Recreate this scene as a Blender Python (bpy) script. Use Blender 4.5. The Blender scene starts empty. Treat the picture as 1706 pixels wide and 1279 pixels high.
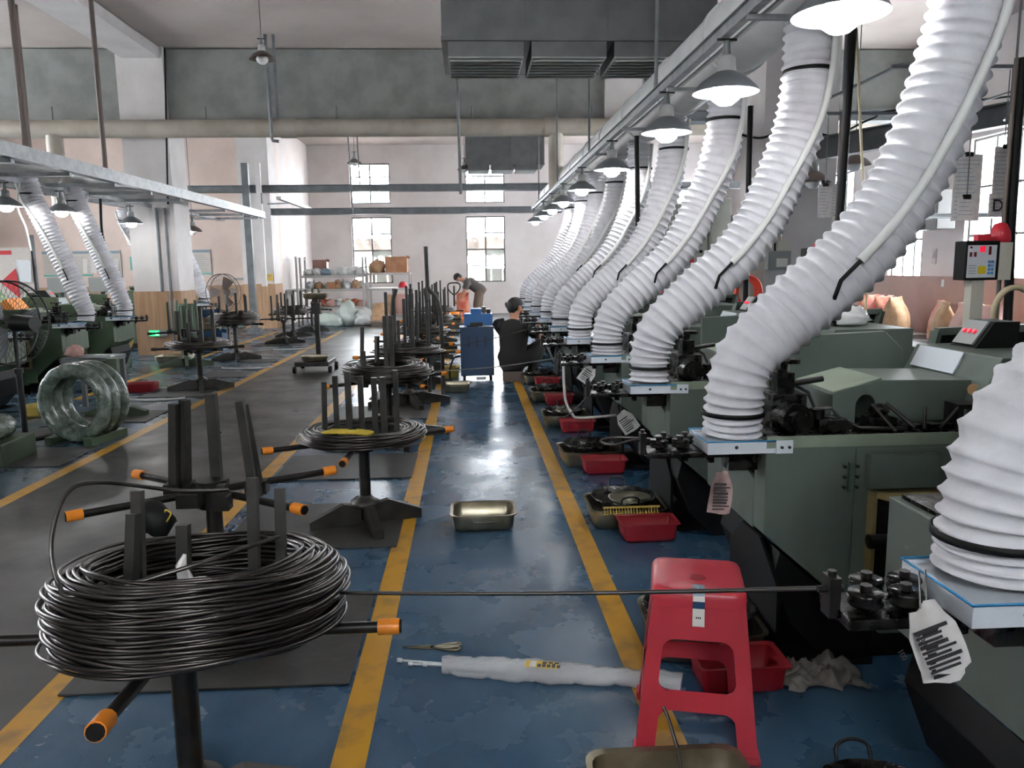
import bpy, bmesh, math, random
from mathutils import Vector, Matrix, Euler, noise
R = math.radians
PI = math.pi
rnd = random.Random(7)
sc = bpy.context.scene
COL = sc.collection

# ------------------------------------------------------------------ camera
def setup_camera():
    pitch, yaw, roll = R(8.549), R(3.024), R(0.75)
    cp, sp, cy, sy = math.cos(pitch), math.sin(pitch), math.cos(yaw), math.sin(yaw)
    fwd = Vector((sy * cp, cy * cp, -sp)); rgt = Vector((cy, -sy, 0)); up = rgt.cross(fwd)
    # the phone leaned a little: the picture content turns counter-clockwise
    r2 = rgt * math.cos(roll) - up * math.sin(roll)
    u2 = up * math.cos(roll) + rgt * math.sin(roll)
    m = Matrix((r2, u2, -fwd)).transposed().to_4x4()
    m.translation = (0, 0, 1.35)
    cam = bpy.data.cameras.new('camera'); o = bpy.data.objects.new('camera', cam)
    COL.objects.link(o); o.matrix_world = m
    cam.sensor_width = 36; cam.lens = 36 * 1300 / 1706; cam.clip_start = .05; cam.clip_end = 200
    sc.camera = o
setup_camera()

# ------------------------------------------------------------------ world and exposure
SKY_STRENGTH = 40.0
EXPOSURE = 0.30
LAMP_GLOW = 80.0
def setup_world():
    w = bpy.data.worlds.new('sky'); sc.world = w; w.use_nodes = True
    b = w.node_tree.nodes['Background']
    b.inputs[0].default_value = (0.90, 0.95, 1.0, 1); b.inputs[1].default_value = SKY_STRENGTH
    vs = sc.view_settings
    vs.view_transform = 'Standard'; vs.look = 'None'; vs.gamma = 1; vs.use_curve_mapping = False
    vs.exposure = EXPOSURE
setup_world()

# ------------------------------------------------------------------ materials
def lin(h):
    h = h.lstrip('#'); c = [int(h[i:i + 2], 16) / 255 for i in (0, 2, 4)]
    return tuple(x / 12.92 if x <= .04045 else ((x + .055) / 1.055) ** 2.4 for x in c) + (1,)
MATS = {}
def mat(name, col, rough=.5, metal=0.0, col2=None, scale=8.0, bump=0.0, bscale=60.0, thr=(.4, .65), stretch=None,
        rough2=None, emit=None, alpha=None, trans=0, coat=0, spec=None, detail=5.0):
    if name in MATS: return MATS[name]
    m = bpy.data.materials.new(name); m.use_nodes = True
    nt = m.node_tree; N = nt.nodes; L = nt.links; b = N['Principled BSDF']
    b.inputs['Base Color'].default_value = lin(col); b.inputs['Roughness'].default_value = rough
    b.inputs['Metallic'].default_value = metal
    if spec is not None: b.inputs['Specular IOR Level'].default_value = spec
    if coat: b.inputs['Coat Weight'].default_value = coat; b.inputs['Coat Roughness'].default_value = .15
    if trans: b.inputs['Transmission Weight'].default_value = trans
    if alpha is not None: b.inputs['Alpha'].default_value = alpha
    if emit: b.inputs['Emission Color'].default_value = lin(emit[0]); b.inputs['Emission Strength'].default_value = emit[1]
    tc = None
    if col2 or bump or rough2 is not None:
        tc = N.new('ShaderNodeTexCoord'); mp = N.new('ShaderNodeMapping'); L.new(tc.outputs['Object'], mp.inputs[0])
        if stretch: mp.inputs['Scale'].default_value = stretch
    if col2 or rough2 is not None:
        nz = N.new('ShaderNodeTexNoise'); nz.inputs['Scale'].default_value = scale; nz.inputs['Detail'].default_value = detail
        L.new(mp.outputs[0], nz.inputs['Vector'])
        rp = N.new('ShaderNodeMapRange'); rp.inputs[1].default_value = thr[0]; rp.inputs[2].default_value = thr[1]
        L.new(nz.outputs[0], rp.inputs[0])
        if col2:
            mx = N.new('ShaderNodeMix'); mx.data_type = 'RGBA'
            mx.inputs[6].default_value = lin(col); mx.inputs[7].default_value = lin(col2)
            L.new(rp.outputs[0], mx.inputs[0]); L.new(mx.outputs[2], b.inputs['Base Color'])
        if rough2 is not None:
            mr = N.new('ShaderNodeMapRange'); mr.inputs[3].default_value = rough; mr.inputs[4].default_value = rough2
            L.new(rp.outputs[0], mr.inputs[0]); L.new(mr.outputs[0], b.inputs['Roughness'])
    if bump:
        n2 = N.new('ShaderNodeTexNoise'); n2.inputs['Scale'].default_value = bscale; n2.inputs['Detail'].default_value = 4
        L.new(mp.outputs[0], n2.inputs['Vector'])
        bp = N.new('ShaderNodeBump'); bp.inputs['Strength'].default_value = bump; bp.inputs['Distance'].default_value = .01
        L.new(n2.outputs[0], bp.inputs['Height']); L.new(bp.outputs[0], b.inputs['Normal'])
    MATS[name] = m
    return m

def floor_mat(name, base, worn, dark, rlo, rhi, wear=(.38, .72)):
    m = bpy.data.materials.new(name); m.use_nodes = True
    nt = m.node_tree; N = nt.nodes; L = nt.links; b = N['Principled BSDF']
    tc = N.new('ShaderNodeTexCoord')
    def nz(scale, det=6, st=(1, 1, 1), rough=.6):
        mp = N.new('ShaderNodeMapping'); mp.inputs['Scale'].default_value = st; L.new(tc.outputs['Object'], mp.inputs[0])
        n = N.new('ShaderNodeTexNoise'); n.inputs['Scale'].default_value = scale; n.inputs['Detail'].default_value = det
        n.inputs['Roughness'].default_value = rough; L.new(mp.outputs[0], n.inputs['Vector']); return n.outputs[0]
    def ramp(s, a, c):
        r = N.new('ShaderNodeMapRange'); r.inputs[1].default_value = a; r.inputs[2].default_value = c; L.new(s, r.inputs[0]); return r.outputs[0]
    def mix(f, A, B):
        x = N.new('ShaderNodeMix'); x.data_type = 'RGBA'; L.new(f, x.inputs[0])
        if isinstance(A, tuple): x.inputs[6].default_value = A
        else: L.new(A, x.inputs[6])
        if isinstance(B, tuple): x.inputs[7].default_value = B
        else: L.new(B, x.inputs[7])
        return x.outputs[2]
    c = mix(ramp(nz(1.3, 2.5), *wear), lin(base), lin(worn))
    c = mix(ramp(nz(4.0, 9, (1, .45, 1), .7), .40, .92), c, lin(dark))
    c = mix(ramp(nz(30.0, 6, (1, .6, 1), .65), .66, .76), c, lin('#15181a'))
    L.new(c, b.inputs['Base Color'])
    rr = N.new('ShaderNodeMapRange'); rr.inputs[1].default_value = .3; rr.inputs[2].default_value = .7
    rr.inputs[3].default_value = rlo; rr.inputs[4].default_value = rhi
    L.new(nz(2.2, 6), rr.inputs[0]); L.new(rr.outputs[0], b.inputs['Roughness'])
    bp = N.new('ShaderNodeBump'); bp.inputs['Strength'].default_value = .25; bp.inputs['Distance'].default_value = .004
    L.new(nz(14, 5, (1, .5, 1)), bp.inputs['Height']); L.new(bp.outputs[0], b.inputs['Normal'])
    MATS[name] = m; return m

M = dict(
 blue_floor=floor_mat('blue_floor', '#2c4d69', '#47647b', '#233d52', .14, .40),
 left_floor=floor_mat('left_floor', '#364d5e', '#556775', '#2c3d4a', .16, .40),
 lane=floor_mat('lane_floor', '#353432', '#403e3b', '#2c2b2a', .26, .50),
 yellow_line=mat('yellow_line', '#bd8a1c', .4, col2='#8a692f', scale=9, thr=(.5, .72), rough2=.3),
 wall=mat('wall_paint', '#dcd4d1', .75, col2='#d2c9c5', scale=1.5, bump=.05),
 wall_pink=mat('wall_pink', '#dac6bc', .75, col2='#cfbbb0', scale=1.5, bump=.05),
 ceiling=mat('ceiling_paint', '#c6bbb4', .85, col2='#b9aea7', scale=1),
 beam=mat('beam_grey', '#868885', .8, col2='#757774', scale=3, detail=8, bump=.05),
 column=mat('column_paint', '#d3cecc', .7, col2='#c7c1be', scale=2),
 wood=mat('wood_wainscot', '#b08f70', .45, col2='#9c7b5d', scale=3, stretch=(8, 8, .5)),
 brown=mat('brown_wainscot', '#8d6a5d', .5, col2='#84614f', scale=2),
 steel_white=mat('pipe_cream', '#a9a195', .55, col2='#9a9184', scale=3),
 trunk=mat('trunk_white', '#dcdcda', .4, col2='#cfcfcd', scale=4),
 galv=mat('galvanised', '#a3a5a6', .45, .25, col2='#8f9294', scale=12),
 steel_grey=mat('steel_grey', '#6f7375', .5, .3, col2='#5f6365', scale=6),
 rod=mat('rod_brown', '#6a5e58', .5, .2),
 hvac=mat('hvac_grey', '#5d5e5e', .5, .35, col2='#525353', scale=5),
 hvac_light=mat('hvac_light', '#c9cac8', .5, .1),
 hose=mat('hose_cloth', '#d6d5d9', .7, col2='#cccace', scale=14, bump=.25, bscale=45),
 conduit=mat('conduit_white', '#d6d6d2', .5),
 black=mat('black_rubber', '#0d0d0d', .6, spec=.25),
 black_gloss=mat('black_oily', '#121110', .18, .3, col2='#1d1a17', scale=25, rough2=.4, bump=.3, bscale=40),
 dark_iron=mat('dark_iron', '#2e2c2a', .38, .55, col2='#221f1d', scale=18),
 post_iron=mat('post_iron', '#393733', .45, .4, col2='#2a2926', scale=12),
 mach=mat('machine_green', '#5b665e', .42, .1, col2='#434b45', scale=2.2, detail=9, thr=(.45, .75), rough2=.55),
 mach_dark=mat('machine_dark_green', '#4d5d52', .45, .1, col2='#434f47', scale=3, detail=8),
 mach_left=mat('machine_left_green', '#455540', .42, .1, col2='#3b4a37', scale=3, detail=8),
 mach_top=mat('machine_pale_green', '#86917f', .42, .1, col2='#747f6e', scale=4),
 orange=mat('orange_cap', '#e08420', .4), 
 orange_hose=mat('orange_hose', '#e8503a', .4),
 red=mat('red_plastic', '#c02a38', .35), red_dark=mat('red_basin', '#8f2026', .4), stool=mat('stool_red', '#b02f3c', .36),
 tin=mat('stainless', '#a39c88', .3, .85, col2='#857d68', scale=9), wire=mat('steel_wire', '#5b5855', .3, .85), wire_dark=mat('dark_wire', '#504c49', .3, .85),
 white=mat('white_plastic', '#dfe3e4', .4), tray=mat('tray_white', '#ccd2d8', .35), film=mat('blue_film', '#3b8fc4', .25),
 paper=mat('paper', '#dcd9d6', .8, col2='#cfcac6', scale=30), paper_dirty=mat('paper_dirty', '#b59c98', .8, col2='#8f7672', scale=20), ink=mat('ink', '#2b2a2c', .7),
 ink_grey=mat('ink_grey', '#8b8a90', .7), blue_ink=mat('blue_ink', '#8f9bb8', .7),
 mat_rubber=mat('floor_mat_rubber', '#2d2c2a', .55, col2='#383634', scale=6, bump=.2, bscale=30),
 blue_cab=mat('blue_cabinet', '#1f4468', .4, col2='#1b3a58', scale=4), blue_bright=mat('blue_bright', '#2d6fb2', .4),
 carton=mat('carton', '#a67a5b', .8, col2='#97694b', scale=6), bag_white=mat('bag_white', '#dfe0de', .35, bump=.5, bscale=9), bag_tan=mat('sack_tan', '#b89878', .75, col2='#a58260', scale=8, bump=.4, bscale=12),
 bag_green=mat('bag_pale_green', '#c9d3cb', .4, bump=.5, bscale=8), bag_pink=mat('bag_pink', '#c39a90', .5, bump=.5, bscale=9), bag_red=mat('bag_red', '#b4493a', .55, col2='#c0876b', scale=6, bump=.4, bscale=10),
 skin=mat('skin', '#b98468', .55), cloth_black=mat('cloth_black', '#232120', .85, bump=.3, bscale=30), cloth_grey=mat('cloth_grey', '#4c4845', .85, bump=.3, bscale=30), cloth_brown=mat('cloth_brown', '#5b4a3e', .85), hair=mat('hair', '#14110f', .6), shoe=mat('shoe', '#b9b7b2', .7),
 sign_white=mat('sign_white', '#e6e2da', .5), sign_red=mat('sign_red', '#b8262f', .5), sign_yellow=mat('sign_yellow', '#d9b12a', .5), sign_black=mat('sign_black', '#1b1b1b', .5),
 board=mat('board', '#c9c2ba', .6, col2='#bdb5ac', scale=20, stretch=(1, 1, 8)), board_blue=mat('board_blue', '#7d8f9c', .6), board_teal=mat('board_teal', '#62a79b', .6),
 exit_green=mat('exit_green', '#17a558', .5, emit=('#2bd97c', 1.6)), exit_white=mat('exit_white', '#e6fff0', .5, emit=('#e0ffec', 2.0)),
 cabinet=mat('cabinet_grey', '#b5b6ae', .5, col2='#a8a99f', scale=2), grey_box=mat('grey_box', '#8f9290', .5), switch_ivory=mat('ivory', '#c9c6b8', .5),
 shade_out=mat('shade_grey', '#73777b', .4, .3), shade_in=mat('shade_inner', '#d9d9d6', .5), shade_brown=mat('shade_brown', '#5f5550', .5, .2),
 bulb=mat('bulb', '#ffffff', .4, emit=('#ffffff', LAMP_GLOW)), socket=mat('socket', '#9b9b98', .5),
 wrap=mat('green_wrap', '#4a574d', .22, .1, col2='#6f7b71', scale=16, rough2=.1, bump=1.0, bscale=45, coat=.6),
 glass=mat('pane_glass', '#ffffff', .02, alpha=.08), frosted=mat('pane_cloudy', '#93a09c', .25, alpha=.55), frame=mat('window_frame', '#4e504e', .5),
 roof_out=mat('corrugated_roof', '#8d8782', .6, col2='#6f6862', scale=5), wall_out=mat('outside_wall', '#a29a92', .8, col2='#8d857d', scale=3),
 plastic_clear=mat('clear_sleeve', '#e6e9ec', .12, alpha=.42, bump=.9, bscale=40), rag=mat('rag_grey', '#8c8781', .9, col2='#6a6661', scale=10), glove=mat('glove_yellow', '#b9a23a', .8),
 pallet=mat('pallet_wood', '#6f625a', .75), pallet_black=mat('pallet_black', '#2f2d2c', .6), rust=mat('rust_patch', '#b07a45', .7, col2='#8d8a70', scale=14),
 tan=mat('tan_paint', '#8a7a52', .45, col2='#75663f', scale=8), fan_iron=mat('fan_black', '#1d1c1b', .45, .3), brass=mat('brass_drum', '#9c7a28', .35, .5), bluesteel=mat('blue_steel_drum', '#5d7378', .35, .4),
 rack=mat('rack_white', '#b9b5b2', .5), yellow_bag=mat('yellow_plate', '#d2ae4a', .5), lcd_red=mat('lcd_red', '#d3203e', .3, emit=('#e0203c', .6)), lcd_dark=mat('lcd_dark', '#6a1722', .3), cream_cable=mat('cream_cable', '#cdbf9c', .5), key_blue=mat('key_blue', '#5b97cf', .4), key_yellow=mat('key_yellow', '#e3cb2b', .4),
 comb=mat('cream_basket', '#b8a04c', .5), green_cover=mat('green_cover', '#7c9a72', .5), skirting=mat('green_skirting', '#4f5f4a', .6), panel_face=mat('panel_face', '#d6dade', .4),
)

# ------------------------------------------------------------------ mesh helpers
class MB:
    def __init__(s): s.v = []; s.f = []; s.sm = []
    def add(s, vs, fs, smooth=False):
        o = len(s.v); s.v += [tuple(p) for p in vs]
        for f in fs: s.f.append([o + i for i in f]); s.sm.append(smooth)
        return s
    def box(s, c, d, rot=None):
        x, y, z = d[0] / 2, d[1] / 2, d[2] / 2
        vs = [Vector((a * x, b * y, e * z)) for e in (-1, 1) for b in (-1, 1) for a in (-1, 1)]
        if rot:
            m = Euler(rot).to_matrix(); vs = [m @ p for p in vs]
        c = Vector(c)
        return s.add([p + c for p in vs], [(0, 2, 3, 1), (4, 5, 7, 6), (0, 1, 5, 4), (2, 6, 7, 3), (0, 4, 6, 2), (1, 3, 7, 5)])
    def bb(s, x0, x1, y0, y1, z0, z1): return s.box(((x0 + x1) / 2, (y0 + y1) / 2, (z0 + z1) / 2), (abs(x1 - x0), abs(y1 - y0), abs(z1 - z0)))
    def bar(s, p0, p1, w, h=None, roll=0):
        p0 = Vector(p0); p1 = Vector(p1); d = p1 - p0; L = d.length; h = h or w
        q = d.to_track_quat('Z', 'Y')
        vs = []
        for z in (0, L):
            for a, b in ((-1, -1), (1, -1), (1, 1), (-1, 1)):
                p = Matrix.Rotation(roll, 3, 'Z') @ Vector((a * w / 2, b * h / 2, 0)); p.z = z
                vs.append(p0 + q @ p)
        return s.add(vs, [(3, 2, 1, 0), (4, 5, 6, 7), (0, 1, 5, 4), (1, 2, 6, 5), (2, 3, 7, 6), (3, 0, 4, 7)])
    def cyl(s, p0, p1, r, r2=None, n=14, caps=True):
        p0 = Vector(p0); p1 = Vector(p1); r2 = r if r2 is None else r2
        q = (p1 - p0).to_track_quat('Z', 'Y')
        ring = [q @ Vector((math.cos(2 * PI * i / n), math.sin(2 * PI * i / n), 0)) for i in range(n)]
        a = [p0 + k * r for k in ring]; b = [p1 + k * r2 for k in ring]
        s.add(a + b, [(i, (i + 1) % n, n + (i + 1) % n, n + i) for i in range(n)], True)
        if caps:
            if r > 1e-5: s.add(a, [tuple(range(n))[::-1]])
            if r2 > 1e-5: s.add(b, [tuple(range(n))])
        return s
    def tube(s, pts, r, n=8, closed=False, caps=True):
        P = [Vector(p) for p in pts]; m = len(P)
        rr = r if isinstance(r, (list, tuple)) else [r] * m
        T = []
        for i in range(m):
            if closed: t = P[(i + 1) % m] - P[i - 1]
            else: t = P[min(i + 1, m - 1)] - P[max(i - 1, 0)]
            T.append(t.normalized())
        u = T[0].orthogonal().normalized(); vs = []
        for i in range(m):
            u = (u - T[i] * u.dot(T[i]))
            u = u.normalized() if u.length > 1e-6 else T[i].orthogonal().normalized()
            w = T[i].cross(u)
            vs += [P[i] + (u * math.cos(2 * PI * k / n) + w * math.sin(2 * PI * k / n)) * rr[i] for k in range(n)]
        fs = [(i * n + k, i * n + (k + 1) % n, ((i + 1) % m) * n + (k + 1) % n, ((i + 1) % m) * n + k) for i in range(m if closed else m - 1) for k in range(n)]
        s.add(vs, fs, True)
        if not closed and caps: s.add(vs[:n], [tuple(range(n))[::-1]]); s.add(vs[-n:], [tuple(range(n))])
        return s
    def lathe(s, prof, c=(0, 0, 0), n=24, rot=None, smooth=True):
        m = len(prof); vs = []
        mt = Euler(rot).to_matrix() if rot else None
        for r, z in prof:
            for k in range(n):
                p = Vector((r * math.cos(2 * PI * k / n), r * math.sin(2 * PI * k / n), z))
                if mt: p = mt @ p
                vs.append(p + Vector(c))
        return s.add(vs, [(i * n + k, i * n + (k + 1) % n, (i + 1) * n + (k + 1) % n, (i + 1) * n + k) for i in range(m - 1) for k in range(n)], smooth)
    def prism(s, poly, a, b, ax='y'):
        def pt(p, t): return {'y': (p[0], t, p[1]), 'x': (t, p[0], p[1]), 'z': (p[0], p[1], t)}[ax]
        n = len(poly)
        return s.add([pt(p, a) for p in poly] + [pt(p, b) for p in poly], [tuple(range(n)), tuple(range(2 * n - 1, n - 1, -1))] + [(i, i + n, (i + 1) % n + n, (i + 1) % n) for i in range(n)])
    def ball(s, c, r, n=12, m=8, sc_=(1, 1, 1), fn=None):
        vs = []; c = Vector(c)
        for j in range(m + 1):
            th = PI * j / m
            for k in range(n):
                ph = 2 * PI * k / n
                d = Vector((math.sin(th) * math.cos(ph) * sc_[0], math.sin(th) * math.sin(ph) * sc_[1], math.cos(th) * sc_[2])) * r
                if fn: d = fn(d)
                vs.append(c + d)
        return s.add(vs, [(j * n + k, (j + 1) * n + k, (j + 1) * n + (k + 1) % n, j * n + (k + 1) % n) for j in range(m) for k in range(n)], True)
    def mirror_x(s):
        s.v = [(-a, b, c) for a, b, c in s.v]; return s
    def build(s, name, m, parent=None, loc=None, rot=None, bevel=0, doubles=False):
        me = bpy.data.meshes.new(name); me.from_pydata(s.v, [], s.f)
        bm = bmesh.new(); bm.from_mesh(me)
        for f, k in zip(bm.faces, s.sm): f.smooth = k
        if doubles: bmesh.ops.remove_doubles(bm, verts=bm.verts, dist=1e-5)
        bmesh.ops.recalc_face_normals(bm, faces=bm.faces)
        if bevel:
            es = [e for e in bm.edges if len(e.link_faces) == 2 and e.calc_face_angle(0) > .6 and not (e.link_faces[0].smooth and e.link_faces[1].smooth)]
            bmesh.ops.bevel(bm, geom=es, offset=bevel, segments=2, profile=.6, affect='EDGES', clamp_overlap=True)
        bm.to_mesh(me); bm.free()
        me.materials.append(M[m] if isinstance(m, str) else m)
        o = bpy.data.objects.new(name, me); COL.objects.link(o)
        if parent: o.parent = parent
        if loc is not None: o.location = loc
        if rot is not None: o.rotation_euler = rot
        return o

def tag(o, label, cat, group=None):
    o['label'] = label; o['category'] = cat
    if group: o['group'] = group
    return o
def struct(o, label=None):
    o['kind'] = 'structure'
    if label: o['label'] = label
    return o
def thing(name, label, cat, loc=(0, 0, 0), rz=0, group=None):
    o = bpy.data.objects.new(name, None); COL.objects.link(o); o.empty_display_size = .1
    o.location = loc; o.rotation_euler = (0, 0, rz)
    return tag(o, label, cat, group)
def kids(o): return [c for c in bpy.data.objects if c.parent == o]
def dup(o, loc=None, rz=None, label=None, group=None, parent=None):
    c = o.copy(); COL.objects.link(c); c.parent = parent
    if loc is not None: c.location = loc
    if rz is not None: c.rotation_euler = (0, 0, rz)
    if label: c['label'] = label
    if group: c['group'] = group
    for k in o.children: dup(k, parent=c)
    return c
def catmull(P, n):
    P = [Vector(p) for p in P]; out = []
    Q = [P[0] * 2 - P[1]] + P + [P[-1] * 2 - P[-2]]
    seg = len(P) - 1
    for i in range(n + 1):
        t = i / n * seg; k = min(int(t), seg - 1); u = t - k
        a, b, c, d = Q[k:k + 4]
        out.append(.5 * ((2 * b) + (c - a) * u + (2 * a - 5 * b + 4 * c - d) * u * u + (3 * b - a - 3 * c + d) * u ** 3))
    return out
def text_mesh(name, body, size, m, parent=None, loc=(0, 0, 0), rot=(PI / 2, 0, 0), align='CENTER', ext=.0005):
    cu = bpy.data.curves.new(name, 'FONT'); cu.body = body; cu.size = size; cu.align_x = align; cu.align_y = 'CENTER'; cu.extrude = ext
    t = bpy.data.objects.new(name + '_tmp', cu); COL.objects.link(t)
    dg = bpy.context.evaluated_depsgraph_get(); dg.update()
    me = bpy.data.meshes.new_from_object(t.evaluated_get(dg)); COL.objects.unlink(t); bpy.data.objects.remove(t)
    me.materials.clear(); me.materials.append(M[m])
    o = bpy.data.objects.new(name, me); COL.objects.link(o); o.parent = parent; o.location = loc; o.rotation_euler = rot
    return o
ORD = ['first', 'second', 'third', 'fourth', 'fifth', 'sixth', 'seventh', 'eighth', 'ninth', 'tenth', 'eleventh', 'twelfth', 'thirteenth', 'fourteenth']

# ------------------------------------------------------------------ room shell
CEIL = 4.80
XL, XR, YB, YF, YL = -12.0, 7.8, -3.0, 23.0, 19.2
def slab(name, m, x0, x1, y0, y1, z0, z1, parent=None): return MB().bb(x0, x1, y0, y1, z0, z1).build(name, m, parent)
def holed_wall(name, m, axis, a0, a1, z0, z1, t0, t1, holes, parent=None):
    A = sorted(set([a0, a1] + [h[0] for h in holes] + [h[1] for h in holes])); Z = sorted(set([z0, z1] + [h[2] for h in holes] + [h[3] for h in holes]))
    b = MB()
    for i in range(len(A) - 1):
        for j in range(len(Z) - 1):
            ca, cz = (A[i] + A[i + 1]) / 2, (Z[j] + Z[j + 1]) / 2
            if any(h[0] < ca < h[1] and h[2] < cz < h[3] for h in holes): continue
            if axis == 'x': b.bb(A[i], A[i + 1], t0, t1, Z[j], Z[j + 1])
            else: b.bb(t0, t1, A[i], A[i + 1], Z[j], Z[j + 1])
    return b.build(name, m, parent)

floor = struct(slab('floor', 'blue_floor', -1.375, XR + .3, YB, YF + .3, -.2, 0))
slab('walkway', 'lane', -2.8, -1.375, YB, YF + .3, -.2, 0, floor)
slab('floor_bay', 'left_floor', XL - .3, -2.8, YB, YF + .3, -.2, 0, floor)
slab('walkway', 'lane', -1.375, 1.6, 17.2, YF, .0, .0008, floor)
for x in (-.36, .545, -1.375, -2.8, -4.25):
    slab('floor_line', 'yellow_line', x - .048, x + .048, YB if x > -3 else 8.5, 17.2, .0, .0012, floor)
slab('floor_line', 'yellow_line', .45, 1.6, 17.1, 17.2, .0, .0012, floor)
struct(slab('ceiling', 'ceiling', XL - .3, XR + .3, YB - .3, YF + .3, CEIL, CEIL + .25))
FW = [(-3.33, -2.2, .92, 2.8), (-3.33, -2.2, 3.18, 4.3), (-.06, 1.07, .92, 2.8), (-.06, 1.07, 3.18, 4.3), (3.2, 4.3, .92, 2.8), (3.2, 4.3, 3.18, 4.3)]
wall_far = struct(holed_wall('wall_far', 'wall', 'x', -4.5, XR + .3, 0, CEIL, YF, YF + .25, FW))
RW = [(y, y + w, 1.0, 3.2) for y, w in ((7.9, 1.4), (10.55, 1.55), (13.25, 1.05), (15.8, 1.3), (18.3, 1.3), (20.8, 1.3))]
wall_right = struct(holed_wall('wall_right', 'wall', 'y', YB, YF, 0, CEIL, XR, XR + .25, RW))
slab('wainscot', 'brown', XR - .012, XR, YB, YF, 0, 1.1, wall_right)
wall_left_back = struct(slab('wall_left_back', 'wall_pink', XL, -4.5, YL, YL + .2, 0, CEIL))
struct(slab('wall_left_return', 'wall', -4.7, -4.5, YL + .2, YF, 0, CEIL))
for i in range(22):      # wood-look boards of the wainscot
    x0 = XL + i * .341
    slab('board', 'wood', x0, x0 + .338, YL - .015, YL, .1, 1.0, wall_left_back)
slab('skirting', 'skirting', XL, -4.5, YL - .02, YL, 0, .1, wall_left_back)
LEFT_FILL = [(y, y + 1.4, 1.2, 4.2) for y in (8.0, 11.0, 14.0)]  # openings out of view, added to let in fill light from the left
struct(holed_wall('wall_left', 'wall_pink', 'y', YB, YL, 0, CEIL, XL - .25, XL, LEFT_FILL))
BACK_FILL = [(x, x + 1.5, 2.9, 4.2) for x in (-5.6, -.6)]  # invented high openings behind the camera that brighten the foreground
struct(holed_wall('wall_back', 'wall', 'x', XL - .25, XR + .25, 0, CEIL, YB - .25, YB, BACK_FILL))

win_n = [0]
def window(axis, h, t, cols=2, rows=3, cloudy=()):
    win_n[0] += 1
    root = bpy.data.objects.new('window_%d' % win_n[0], None); COL.objects.link(root); root['kind'] = 'structure'
    a0, a1, z0, z1 = h
    def bb(b, p0, p1, q0, q1, th=.03):
        if axis == 'x': b.bb(p0, p1, t - th, t + th, q0, q1)
        else: b.bb(t - th, t + th, p0, p1, q0, q1)
    b = MB(); w = .035
    bb(b, a0, a1, z0, z0 + w); bb(b, a0, a1, z1 - w, z1); bb(b, a0, a0 + w, z0 + w, z1 - w); bb(b, a1 - w, a1, z0 + w, z1 - w); b.build('window_frame', 'frame', root)
    for i in range(1, cols):
        x = a0 + (a1 - a0) * i / cols; b = MB(); bb(b, x - .02, x + .02, z0 + w, z1 - w, .02); b.build('mullion', 'frame', root)
    for j in range(1, rows):
        z = z0 + (z1 - z0) * j / rows; b = MB(); bb(b, a0 + w, a1 - w, z - .018, z + .018, .018); b.build('mullion', 'frame', root)
    for i in range(cols):
        for j in range(rows):
            b = MB(); x0 = a0 + (a1 - a0) * i / cols; x1 = a0 + (a1 - a0) * (i + 1) / cols
            bb(b, x0 + .02, x1 - .02, z0 + (z1 - z0) * j / rows + .02, z0 + (z1 - z0) * (j + 1) / rows - .02, .003)
            b.build('pane', 'frosted' if (i, j) in cloudy else 'glass', root)
    return root
for i, h in enumerate(FW): window('x', h, YF + .08, 2, 3 if h[2] > 2 else 4, ((1, 0), (1, 1)) if h[2] < 2 else ())
for h in RW: window('y', h, XR + .1, 2 if h[1] - h[0] < 1 else 3, 3)
for h in LEFT_FILL: window('y', h, XL - .1, 3, 4)  # unseen windows, added for side fill
for h in BACK_FILL: window('x', h, YB - .1, 3, 4)  # unseen windows, added for front fill

# yard seen through the far windows
o = MB(); n = 90
prof = [(-8 + 16 * i / n, .035 * math.cos(i * PI)) for i in range(n + 1)]
o.add([(x, 24.6, 2.25 + d) for x, d in prof] + [(x, 27.5, 1.75 + d) for x, d in prof], [(i, i + 1, n + 2 + i, n + 1 + i) for i in range(n)])
sh = thing('yard_shed', 'low shed with a corrugated roof outside the far windows', 'shed', (0, 0, 0))
o.build('roof', 'roof_out', sh); 
wb = MB()
for i in range(40): wb.bb(-8 + i * .4, -8 + i * .4 + .36, 27.5, 27.56, 0, 1.3)
wb.build('wall', 'wall_out', sh)
for x in (-7, -4.6, -1.4, 1.8, 5): MB().bb(x, x + .1, 24.7, 24.8, 0, 2.2).build('post', 'wall_out', sh)
for i in range(14): MB().bar((-7.5 + i * 1.1, 24.65, 2.16), (-7.5 + i * 1.1, 27.4, 1.68), .06, .08).build('rafter', 'rod', sh)
struct(slab('ground', 'wall_out', -14, 12, YF + .3, 40, -.2, -.02))

# columns and beams
def column(x0, x1, y0, y1, wood=0, m='column'):
    c = struct(slab('column', m, x0, x1, y0, y1, 0, CEIL))
    if wood:
        w = (x1 - x0 + .03) / 4
        for i in range(4): slab('board', 'wood', x0 - .015 + i * w, x0 - .015 + (i + 1) * w - .004, y0 - .015, y0, 0, wood, c)
        for i in range(4):
            d = (y1 - y0) / 4
            slab('board', 'wood', x1, x1 + .015, y0 + i * d, y0 + (i + 1) * d - .004, 0, wood, c)
    return c
colL = column(-5.40, -4.68, 13.0, 13.7, 1.03)
MB().cyl((-4.95, 12.97, 1.02), (-4.95, 12.97, 2.35), .022, n=8).build('conduit', 'steel_grey', colL)
MB().cyl((-4.82, 12.97, .12), (-4.82, 12.97, 2.35), .018, n=8).build('conduit', 'steel_grey', colL)
MB().cyl((-4.75, 12.96, 2.4), (-4.62, 12.96, 4.75), .014, n=6).build('cable', 'black', colL)
column(-5.2, -4.5, 18.5, YL, 1.03)
column(2.25, 2.85, 13.0, 13.6)
column(3.15, 3.95, 8.4, 9.1)
struct(slab('beam', 'beam', XL, XR, 13.1, 13.5, 3.70, CEIL - .02))
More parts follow.
